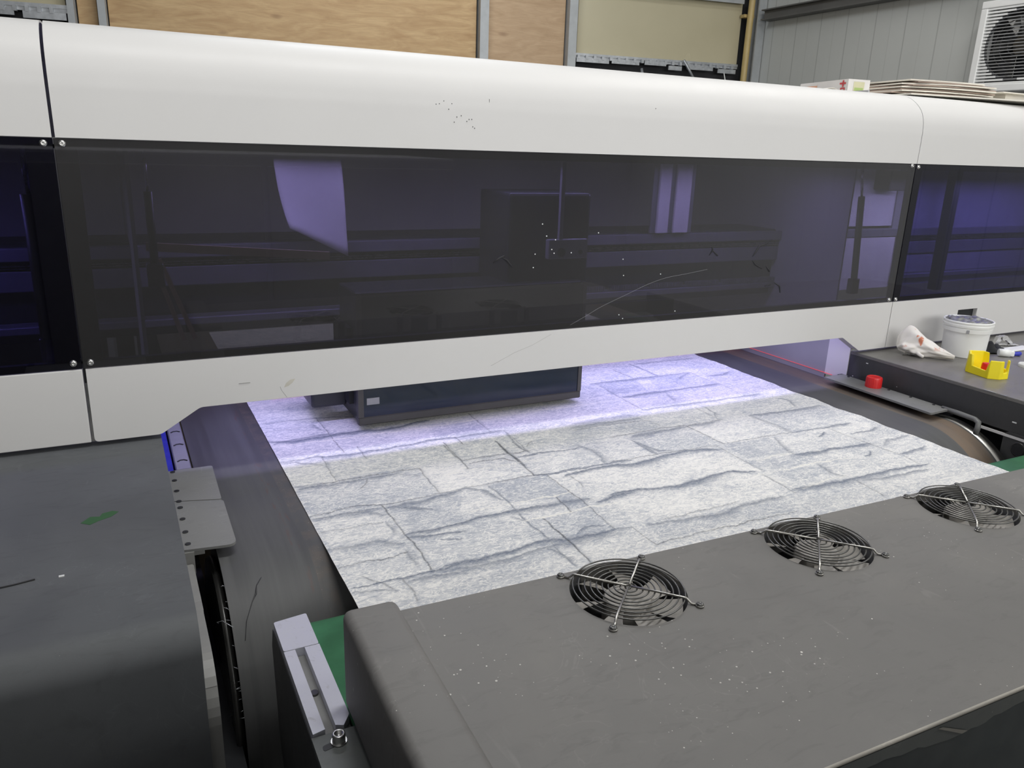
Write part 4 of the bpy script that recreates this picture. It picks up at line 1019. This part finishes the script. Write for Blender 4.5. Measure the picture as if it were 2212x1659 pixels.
def fan(loc):
    t = thing('cooling_fan', 'x', 'cooling fan', loc, 'round cooling fans set in the dark housing')
    def P(name, bm, m, lab=None, sm=False):
        me = bpy.data.meshes.new(name); bm.to_mesh(me); bm.free(); me.materials.append(MATS[m])
        o = bpy.data.objects.new(name, me); SC.collection.objects.link(o); o.parent = t
        if sm: me.set_sharp_from_angle(angle=math.radians(35))
        if lab: o['label'] = lab
        return o
    bm = B()
    for i in range(9):
        r = .0650-.0069*i; tube(bm, [(r*math.cos(a), r*math.sin(a), .0052) for a in [2*math.pi*k/56 for k in range(56)]], .00095, 8, True)
    tube(bm, [(.0055*math.cos(a)*(1-a/9), .0055*math.sin(a)*(1-a/9), .0052) for a in [k*.5 for k in range(15)]], .0011, 8)
    P('guard_ring', bm, 'dark_steel', 'concentric wire rings of the finger guard')
    for k in range(4):
        a = math.pi/4+k*math.pi/2; c, s = math.cos(a), math.sin(a); e = .003
        pts = [(c*e, s*e, .0074), (c*.062, s*.062, .0074), (c*.0665, s*.0665, .0070), (c*.0705, s*.0705, .0030), (c*.0725, s*.0725, .0016), (c*.0782, s*.0782, .0014)]
        bm = B(); tube(bm, pts, .00135, 8)
        tube(bm, [(c*.0818+.0037*math.cos(q), s*.0818+.0037*math.sin(q), .0014) for q in [2*math.pi*j/20 for j in range(20)]], .0013, 8, True)
        P('spoke', bm, 'steel_wire')
        bm = B(); lathe(bm, [(.0042, .0), (.0044, .0024), (.0036, .0040), (.0016, .0046), (.0012, .0034), (.0001, .0034)], (c*.0818, s*.0818, .0002), 18)
        P('screw', bm, 'dark_steel')
    bm = B(); lathe(bm, [(.0700, -.006), (.0700, -.05), (.0001, -.05), (.0001, -.048), (.0672, -.048), (.0670, -.03), (.0682, -.006), (.0700, -.006)], n=56)
    for sx in (-1, 1):
        for sy in (-1, 1): bx(bm, sx*.062-.008, sx*.062+.008, sy*.062-.008, sy*.062+.008, -.05, -.0025, .002, 1)
    P('fan_frame', bm, 'black_rubber')
    bm = B(); lathe(bm, [(.0001, -.0065), (.018, -.0065), (.0265, -.0075), (.0285, -.0105), (.0285, -.040)], n=40)
    P('rotor_hub', bm, 'fan_plastic', None, True)
    for k in range(7):
        bm = B(); A = 2*math.pi*k/7+.15; g = []
        for i in range(7):
            r = .0275+(.0640-.0275)*i/6; row = []
            span = .46-.06*i/6; sweep = .10*(i/6)**2
            for j in range(7):
                u = j/6; a = A+sweep+(u-.5)*span*1.12; z = -.0080-.0090*(1-u)-.002*math.sin(math.pi*u)
                row.append(bm.verts.new((r*math.cos(a), r*math.sin(a), z)))
            g.append(row)
        for i in range(6):
            for j in range(6): bm.faces.new((g[i][j], g[i+1][j], g[i+1][j+1], g[i][j+1])).smooth = True
        P('blade', bm, 'fan_plastic')
    bm = B()
    for k in range(3): bx(bm, 0, .068, -.004, .004, -.048, -.043, M=Matrix.Rotation(k*2.094+.4, 4, 'Z'))
    P('motor_mount', bm, 'black_paint'); return t
locs = [MH @ Vector((x, y, HZ)) for x, y in FC[:3]]
f0 = fan(locs[0]); f0.rotation_euler.z = math.radians(-1.1)
f1 = copy_tree(f0); f1.location = locs[1]; f1.rotation_euler.z = math.radians(-1.1)
f2 = copy_tree(f0); f2.location = locs[2]; f2.rotation_euler.z = math.radians(-1.1)
f0['label'] = 'round cooling fan with a wire guard nearest the left end of the dark housing'
f1['label'] = 'round cooling fan with a wire guard, the middle one of the three on the housing'
f2['label'] = 'round cooling fan with a wire guard, farthest right and next to the frame edge'
for f in (f1, f2):
    for ch in f.children:
        if ch.name.startswith(('blade',)): ch.rotation_euler.z = .35 if f is f1 else .75

# ================================================================ small things on the right
def bucket():
    c = (2.0905, 1.3215, .984); t = thing('plastic_bucket', 'small white plastic bucket filled with grey ink sludge on the right cabinet', 'bucket', c)
    bm = B(); lathe(bm, [(.0001, 0), (.052, 0), (.054, .002), (.0578, .088), (.0565, .088), (.053, .006), (.0001, .006)], c, 64); part('bucket_body', bm, 'white_plastic', t, smooth='auto')
    bm = B(); lathe(bm, [(.0578, .070), (.0606, .0705), (.0612, .0800), (.0596, .0815), (.0596, .0835), (.0625, .0845), (.0630, .0900), (.0618, .0920), (.0618, .0945), (.0630, .0955), (.0630, .0985), (.0610, .1000), (.0585, .0990), (.0575, .086)], c, 64)
    part('rim', bm, 'white_plastic', t, smooth='auto')
    a = math.atan2(-c[1], -c[0])+.05
    bm = B(); bx(bm, -.0015, .0025, -.0035, .0035, .070, .0800, .0006, 1, M=Matrix.Translation((c[0]+.0605*math.cos(a), c[1]+.0605*math.sin(a), c[2])) @ Matrix.Rotation(a, 4, 'Z'))
    part('lid_catch', bm, 'glass_fibre_grey', t)
    bm = B(); rnd = random.Random(8); rings = []
    for i in range(11):
        r = .0575*i/10; row = []
        for k in range(48):
            q = 2*math.pi*k/48; x, y = r*math.cos(q), r*math.sin(q)
            z = .1000+.0035*math.sin(x*160+y*90)*math.cos(y*190-x*60)+.003*math.sin(q*3+1)*(i/10)+rnd.uniform(-.0006, .0006)-(.006 if i == 10 else 0)
            row.append(bm.verts.new((c[0]+x, c[1]+y, c[2]+z)))
        rings.append(row)
    for a_, b_ in zip(rings, rings[1:]):
        for k in range(48):
            try: bm.faces.new((a_[k], b_[k], b_[(k+1) % 48], a_[(k+1) % 48])).smooth = True
            except ValueError: pass
    bmesh.ops.remove_doubles(bm, verts=bm.verts, dist=1e-5)
    part('ink_sludge', bm, 'ink_sludge', t, 'wet grey sludge heaped at the brim', smooth=True)
bucket()
def cap():
    c = (1.7655, 1.338, .92); t = thing('bottle_cap', 'bright red round plastic cap standing on the right cover plate', 'cap', c)
    bm = B(); n = 96; pr = [(.0205, 0), (.0208, .002), (.0203, .024), (.0190, .0268), (.0165, .0278), (.0155, .0268), (.0001, .0266)]; rows = []
    for r, z in pr: rows.append([bm.verts.new((c[0]+(r-(.0005 if (k % 4 < 2 and .001 < z < .0245) else 0))*math.cos(2*math.pi*k/n), c[1]+(r-(.0005 if (k % 4 < 2 and .001 < z < .0245) else 0))*math.sin(2*math.pi*k/n), c[2]+z)) for k in range(n)])
    for a, b in zip(rows, rows[1:]):
        for k in range(n): bm.faces.new((a[k], a[(k+1) % n], b[(k+1) % n], b[k]))
    part('cap_shell', bm, 'red_plastic', t, smooth='auto')
cap()
def yellow():
    t = thing('yellow_holder', 'yellow plastic guard ring with cut-outs lying on the right cabinet', 'guard ring', (1.957, 1.163, .984))
    P = [(1.925, 1.198), (1.912, 1.133), (1.931, 1.116), (1.958, 1.112), (1.992, 1.135), (2.004, 1.165), (1.992, 1.205), (1.960, 1.222)]
    n = len(P); C0 = Vector((sum(p[0] for p in P)/n, sum(p[1] for p in P)/n))
    # wall height along the outline: tall post, dip, tall wall ...
    H = {0: [(0, .048), (.12, .048), (.20, .020), (.86, .018), (.93, .034), (1, .046)], 1: [(0, .046), (1, .046)],
         2: [(0, .046), (.30, .046), (.42, .016), (.80, .016), (.90, .020), (1, .044)], 3: [(0, .046), (.30, .046), (.45, .018), (1, .016)],
         4: [(0, .016), (1, .016)], 5: [(0, .016), (.55, .016), (.65, .046), (1, .048)], 6: [(0, .048), (1, .048)], 7: [(0, .048), (1, .048)]}
    bm = B(); ring = []
    for i in range(n):
        a, b = Vector(P[i]), Vector(P[(i+1) % n])
        for u, h in H[i][:-1]: ring.append((a+(b-a)*u, h))
    V = []
    for p, h in ring:
        q = p+(C0-p).normalized()*.0055; d = (p-C0).normalized()*.002
        V.append([bm.verts.new((p.x+d.x, p.y+d.y, .984)), bm.verts.new((p.x, p.y, .984+h)), bm.verts.new((q.x, q.y, .984+h)), bm.verts.new((q.x, q.y, .984))])
    for i in range(len(V)):
        A, Bq = V[i], V[(i+1) % len(V)]
        for k in range(4): bm.faces.new((A[k], A[(k+1) % 4], Bq[(k+1) % 4], Bq[k]))
    bmesh.ops.recalc_face_normals(bm, faces=bm.faces[:])
    o = part('wall_ring', bm, 'yellow_plastic', t); mm = o.modifiers.new('b', 'BEVEL'); mm.width = .0013; mm.segments = 2
    part('base', prism(B(), P, .9841, .988, 'Z'), 'yellow_plastic', t)
    solo_ = B(); lathe(solo_, [(.0001, .0), (.010, .0), (.0105, .006), (.010, .020), (.0085, .0225), (.0001, .0235)], (1.958, 1.170, .9885), 32)
    part('red_button', solo_, 'red_plastic', t, 'dull red button inside the yellow ring', smooth='auto')
yellow()
def rag():
    bm = B(); n = 40; rings = []
    path = smooth_curve([(1.915, 1.398, 1.000), (1.926, 1.386, 1.008), (1.940, 1.366, 1.012), (1.954, 1.343, 1.008), (1.968, 1.319, 1.002), (1.982, 1.295, .9965), (1.993, 1.278, .9935)], 6)
    rad = [.006, .022, .026, .0245, .020, .0145, .0095, .0055]
    L = len(path)
    for i, p in enumerate(path):
        u = i/(L-1); k = u*(len(rad)-1); k0 = int(min(k, len(rad)-2)); rr = rad[k0]+(rad[k0+1]-rad[k0])*(k-k0)
        p = Vector(p); d = (Vector(path[min(i+1, L-1)])-Vector(path[max(i-1, 0)])).normalized(); s = d.cross(Vector((0, 0, 1))).normalized(); w = s.cross(d)
        row = []
        for j in range(n):
            a = 2*math.pi*j/n
            fold = .24*math.sin(4*a+10*u)*(1-u)**.7+.11*math.sin(9*a-16*u)*(1-.6*u)+.08*math.sin(13*a+25*u)*(1-u)
            q = rr*(1+fold); v = p+s*math.cos(a)*q+w*math.sin(a)*q
            # the cloth is pinched up into a point above its wide end
            pk = max(0, math.sin(a))**3*math.exp(-((u-.30)/.16)**2); v += Vector((-.004, .006, .026))*pk
            v.z = max(v.z, .9850+.0012*math.sin(7*a+9*u)); row.append(bm.verts.new(v))
        rings.append(row)
    for a_, b_ in zip(rings, rings[1:]):
        for j in range(n): bm.faces.new((a_[j], a_[(j+1) % n], b_[(j+1) % n], b_[j])).smooth = True
    bm.faces.new(rings[0][::-1]); bm.faces.new(rings[-1])
    tube(bm, [(1.935, 1.360, 1.000), (1.930, 1.346, .999), (1.926, 1.336, .994), (1.928, 1.328, .9915), (1.930, 1.323, .9895)], [.009, .006, .0045, .005, .0035], 14)
    o = solo('crumpled_rag', bm, 'stained_rag', 'crumpled white rag with red ink stains lying left of the bucket', 'rag', smooth=True)
    m = o.modifiers.new('s', 'SUBSURF'); m.levels = m.render_levels = 1
rag()
def cloth_heap():
    bm = B(); n, m = 56, 22; g = []; rnd = random.Random(4)
    ph = [rnd.uniform(0, 6.28) for _ in range(8)]
    for j in range(m+1):
        v = j/m; row = []
        for i in range(n):
            a = 2*math.pi*i/n; e = 1+.13*math.sin(3*a+ph[0])+.07*math.sin(7*a+ph[1])
            x, y = v*.055*e*math.cos(a), v*.032*e*math.sin(a)
            h = .026*(1-v**3)*(.75+.35*math.sin(x*95+ph[2])*math.cos(y*120+ph[3])+.22*math.sin(x*210-y*160+ph[4]))
            row.append(bm.verts.new((2.190+x-y*.35, 1.318+y-x*.22, .9846+max(0, h)+(.002*(1+math.sin(9*a)) if j == m else 0))))
        g.append(row)
    for j in range(m):
        for i in range(n): bm.faces.new((g[j][i], g[j][(i+1) % n], g[j+1][(i+1) % n], g[j+1][i])).smooth = True
    bmesh.ops.remove_doubles(bm, verts=bm.verts, dist=1e-5)
    o = solo('black_cloth', bm, 'black_cloth', 'crumpled black cloth lying right of the white bucket', 'cloth', smooth=True)
    mm = o.modifiers.new('s', 'SOLIDIFY'); mm.thickness = .0012
cloth_heap()
def small_items():
    M = Matrix.Translation((2.183, 1.262, .995)) @ Matrix.Rotation(math.radians(-38), 4, 'Z')
    t = thing('tube_fitting', 'white plastic tube fitting lying in front of the black cloth', 'fitting', (2.183, 1.262, .984))
    bm = B(); cyl(bm, (0, 0, 0), .0105, .030, 28, 'X', bev=.001); bm.transform(M); part('fitting_body', bm, 'white_plastic', t)
    bm = B(); bx(bm, .013, .024, -.008, .008, -.008, .007, .002, 1); bm.transform(M); part('clip', bm, 'white_plastic', t)
    bm = B(); cyl(bm, (.0152, 0, 0), .0065, .002, 20, 'X'); bm.transform(M); part('bore', bm, 'black_paint', t)
    bm = B(); tube(bm, [(2.214, 1.258, .990), (2.226, 1.250, .991), (2.238, 1.252, .990)], .006, 12); solo('blue_plug', bm, 'blue_plastic', 'small dark blue plug right of the white tube fitting', 'plug', smooth='auto')
    bm = B(); bx(bm, -.055, .055, -.012, .012, 0, .003, .001, 1, M=Matrix.Translation((2.245, 1.375, .985)) @ Matrix.Rotation(math.radians(-14), 4, 'Z') @ Matrix.Rotation(math.radians(4), 4, 'X'))
    bx(bm, -.05, .03, -.004, .004, .003, .006, M=Matrix.Translation((2.245, 1.375, .985)) @ Matrix.Rotation(math.radians(-14), 4, 'Z'))
    solo('metal_scraper', bm, 'steel', 'flat steel scraper lying behind the black cloth', 'scraper')
    bm = B()
    prism(bm, rounded([(-.028, .0), (-.020, .026), (.006, .030), (.026, .010), (.024, .002), (.004, .018), (-.010, .016), (-.016, .0)], .003), -.007, .007)
    bx(bm, -.028, .045, -.009, .009, 0, .004, .001, 1); cyl(bm, (-.004, 0, .022), .006, .022, 18, 'Y')
    bm.transform(Matrix.Translation((2.315, 1.350, .9848)) @ Matrix.Rotation(math.radians(-25), 4, 'Z'))
    solo('metal_clamp', bm, 'steel', 'shiny metal clamp standing at the right end of the scraper', 'clamp', smooth='auto')
    bm = B(); bx(bm, 2.255, 2.36, 1.285, 1.318, .9845, .9885, .001, 1); solo('white_card', bm, 'white_plastic', 'white plastic card lying right of the black cloth', 'card')
    t = thing('sealing_ring', 'white plastic sealing ring lying at the right frame edge', 'ring', (2.137, 1.170, .984))
    bm = B(); lathe(bm, [(.0165, 0), (.0205, 0), (.0208, .006), (.0195, .008), (.0170, .008), (.0165, .006), (.0165, 0)], (2.137, 1.170, .984), 48); part('ring_body', bm, 'white_plastic', t, smooth='auto')
small_items()
def top_of_cover():
    Z0 = 1.6705
    C0, e1, e2 = Vector((1.938, 1.720, 0)), Vector((.05, .23, 0)), Vector((.077, -.01, 0))
    t = thing('carton', 'white printed carton standing on top of the printer cover', 'carton', (2.0, 1.83, Z0))
    def quad(o_, a, b, z0, z1, off, mat, name, u0, u1, lab=None):
        n = a.normalized().cross(Vector((0, 0, 1))); p, q = o_+a*u0, o_+a*u1; n2 = n*off; bm = B()
        vs = [(p+n2+Vector((0, 0, z0))), (q+n2+Vector((0, 0, z0))), (q+n2+Vector((0, 0, z1))), (p+n2+Vector((0, 0, z1)))]
        bm.faces.new([bm.verts.new(v) for v in vs]); part(name, bm, mat, t, lab)
    bm = B(); v = [C0, C0+e2, C0+e2+e1, C0+e1]
    prism(bm, [(p.x, p.y) for p in v], Z0+.0003, 1.7165, 'Z'); part('box_body', bm, 'carton_print', t)
    quad(C0, e2, e1, 1.676, 1.710, .0006, 'carton_cream', 'end_label', .25, .75, 'pale green label on the end of the carton'); quad(C0, e2, e1, 1.678, 1.694, .0011, 'carton_green', 'label_mark', .30, .70)
    s = -1
    bm = B()
    for (u0, u1, z0, z1) in ((.04, .16, 1.703, 1.708), (.08, .11, 1.696, 1.714), (.05, .14, 1.690, 1.694), (.05, .07, 1.678, 1.690), (.12, .14, 1.678, 1.690), (.05, .14, 1.681, 1.684), (.04, .16, 1.673, 1.676)):
        p, q = C0+e1*u0, C0+e1*u1; n = Vector((-.001, .0002, 0)); bm.faces.new([bm.verts.new(v) for v in (p+n+Vector((0, 0, z0)), q+n+Vector((0, 0, z0)), q+n+Vector((0, 0, z1)), p+n+Vector((0, 0, z1)))])
    part('red_print', bm, 'carton_red', t, 'red printed characters on the carton side')
    bm = B(); p, q = C0+e1*.62, C0+e1*.9; n = Vector((-.001, .0002, 0)); bm.faces.new([bm.verts.new(v) for v in (p+n+Vector((0, 0, 1.682)), q+n+Vector((0, 0, 1.682)), q+n+Vector((0, 0, 1.706)), p+n+Vector((0, 0, 1.706)))])
    part('picture_print', bm, 'carton_orange', t, 'orange picture print on the carton side')
    bm = B(); k = 10; a0 = Vector((1.80, 1.745, 0)); b0 = Vector((1.885, 1.700, 0)); rows = []
    for i in range(k+1):
        u = i/k; p = a0+(b0-a0)*u; z = Z0+.001+.020*math.sin(u*1.9)*(.25+.75*u) if u < .85 else Z0+.020-(u-.85)*.10
        rows.append((bm.verts.new((p.x, p.y, z)), bm.verts.new((p.x+.03, p.y+.07, z+.002))))
    for a, b in zip(rows, rows[1:]): bm.faces.new((a[0], b[0], b[1], a[1])).smooth = True
    o = solo('curled_paper', bm, 'cardboard_white', 'small curled white paper in front of the carton on the printer cover', 'paper'); m = o.modifiers.new('s', 'SOLIDIFY'); m.thickness = .0006
    rnd = random.Random(21); z = Z0+.0008
    def sheet(cx, cy, w, d, ang, th, warp, mat, label, tilt=0.0):
        nonlocal z
        bm = B(); nx, ny = 10, 6; T = []; Bo = []
        for j in range(ny+1):
            for i in range(nx+1):
                x, y = (i/nx-.5)*w, (j/ny-.5)*d; dz = warp*math.sin(i/nx*3.1)+tilt*(i/nx)
                c, s_ = math.cos(ang), math.sin(ang); X, Y = cx+x*c-y*s_, cy+x*s_+y*c
                Bo.append(bm.verts.new((X, Y, z+dz))); T.append(bm.verts.new((X, Y, z+dz+th)))
        I = lambda i, j: j*(nx+1)+i
        for j in range(ny):
            for i in range(nx):
                bm.faces.new((T[I(i, j)], T[I(i+1, j)], T[I(i+1, j+1)], T[I(i, j+1)])); bm.faces.new((Bo[I(i, j)], Bo[I(i, j+1)], Bo[I(i+1, j+1)], Bo[I(i+1, j)]))
        for i in range(nx):
            bm.faces.new((Bo[I(i, 0)], Bo[I(i+1, 0)], T[I(i+1, 0)], T[I(i, 0)])); bm.faces.new((Bo[I(i+1, ny)], Bo[I(i, ny)], T[I(i, ny)], T[I(i+1, ny)]))
        for j in range(ny):
            bm.faces.new((Bo[I(0, j+1)], Bo[I(0, j)], T[I(0, j)], T[I(0, j+1)])); bm.faces.new((Bo[I(nx, j)], Bo[I(nx, j+1)], T[I(nx, j+1)], T[I(nx, j)]))
        o = solo('cardboard_sheet', bm, mat, label, 'cardboard sheet', 'cardboard sheets piled on the printer cover'); z += th+.0010+abs(warp)*.4
        return o
    sheet(2.315, 1.625, .60, .25, math.radians(-10), .0035, .0, 'cardboard_white', 'white cardboard sheet at the bottom of the pile, jutting out over the cover edge')
    sheet(2.30, 1.70, .50, .24, math.radians(-6), .003, .0, 'cardboard_white', 'pale cardboard sheet, second from the bottom of the pile on the cover')
    names = ['third', 'fourth', 'fifth', 'sixth', 'seventh', 'eighth', 'ninth']
    for k, nm in enumerate(names):
        sheet(2.215+rnd.uniform(-.012, .012)+k*.006, 1.70+rnd.uniform(-.01, .01), .37-.01*k, .20, math.radians(-9+rnd.uniform(-6, 6)), .0034, .0022, ['cardboard_brown', 'cardboard_white'][k % 2 == 1 and k < 6], 'thin cardboard sheet, %s from the bottom of the pile on the cover' % nm)
    sheet(2.235, 1.70, .28, .18, math.radians(-8), .004, .001, 'cardboard_white', 'white cardboard sheet on the very top of the pile on the printer cover')
    z = 1.6915
    bm = B(); bx(bm, 2.50, 2.80, 1.62, 1.80, 1.7065, 1.7100, .0005, 1); bx(bm, 2.56, 2.78, 1.65, 1.78, 1.6835, 1.7065)
    o = solo('cardboard_box', bm, 'cardboard_white', 'flat pale cardboard box sticking out at the right end of the pile', 'box')
top_of_cover()
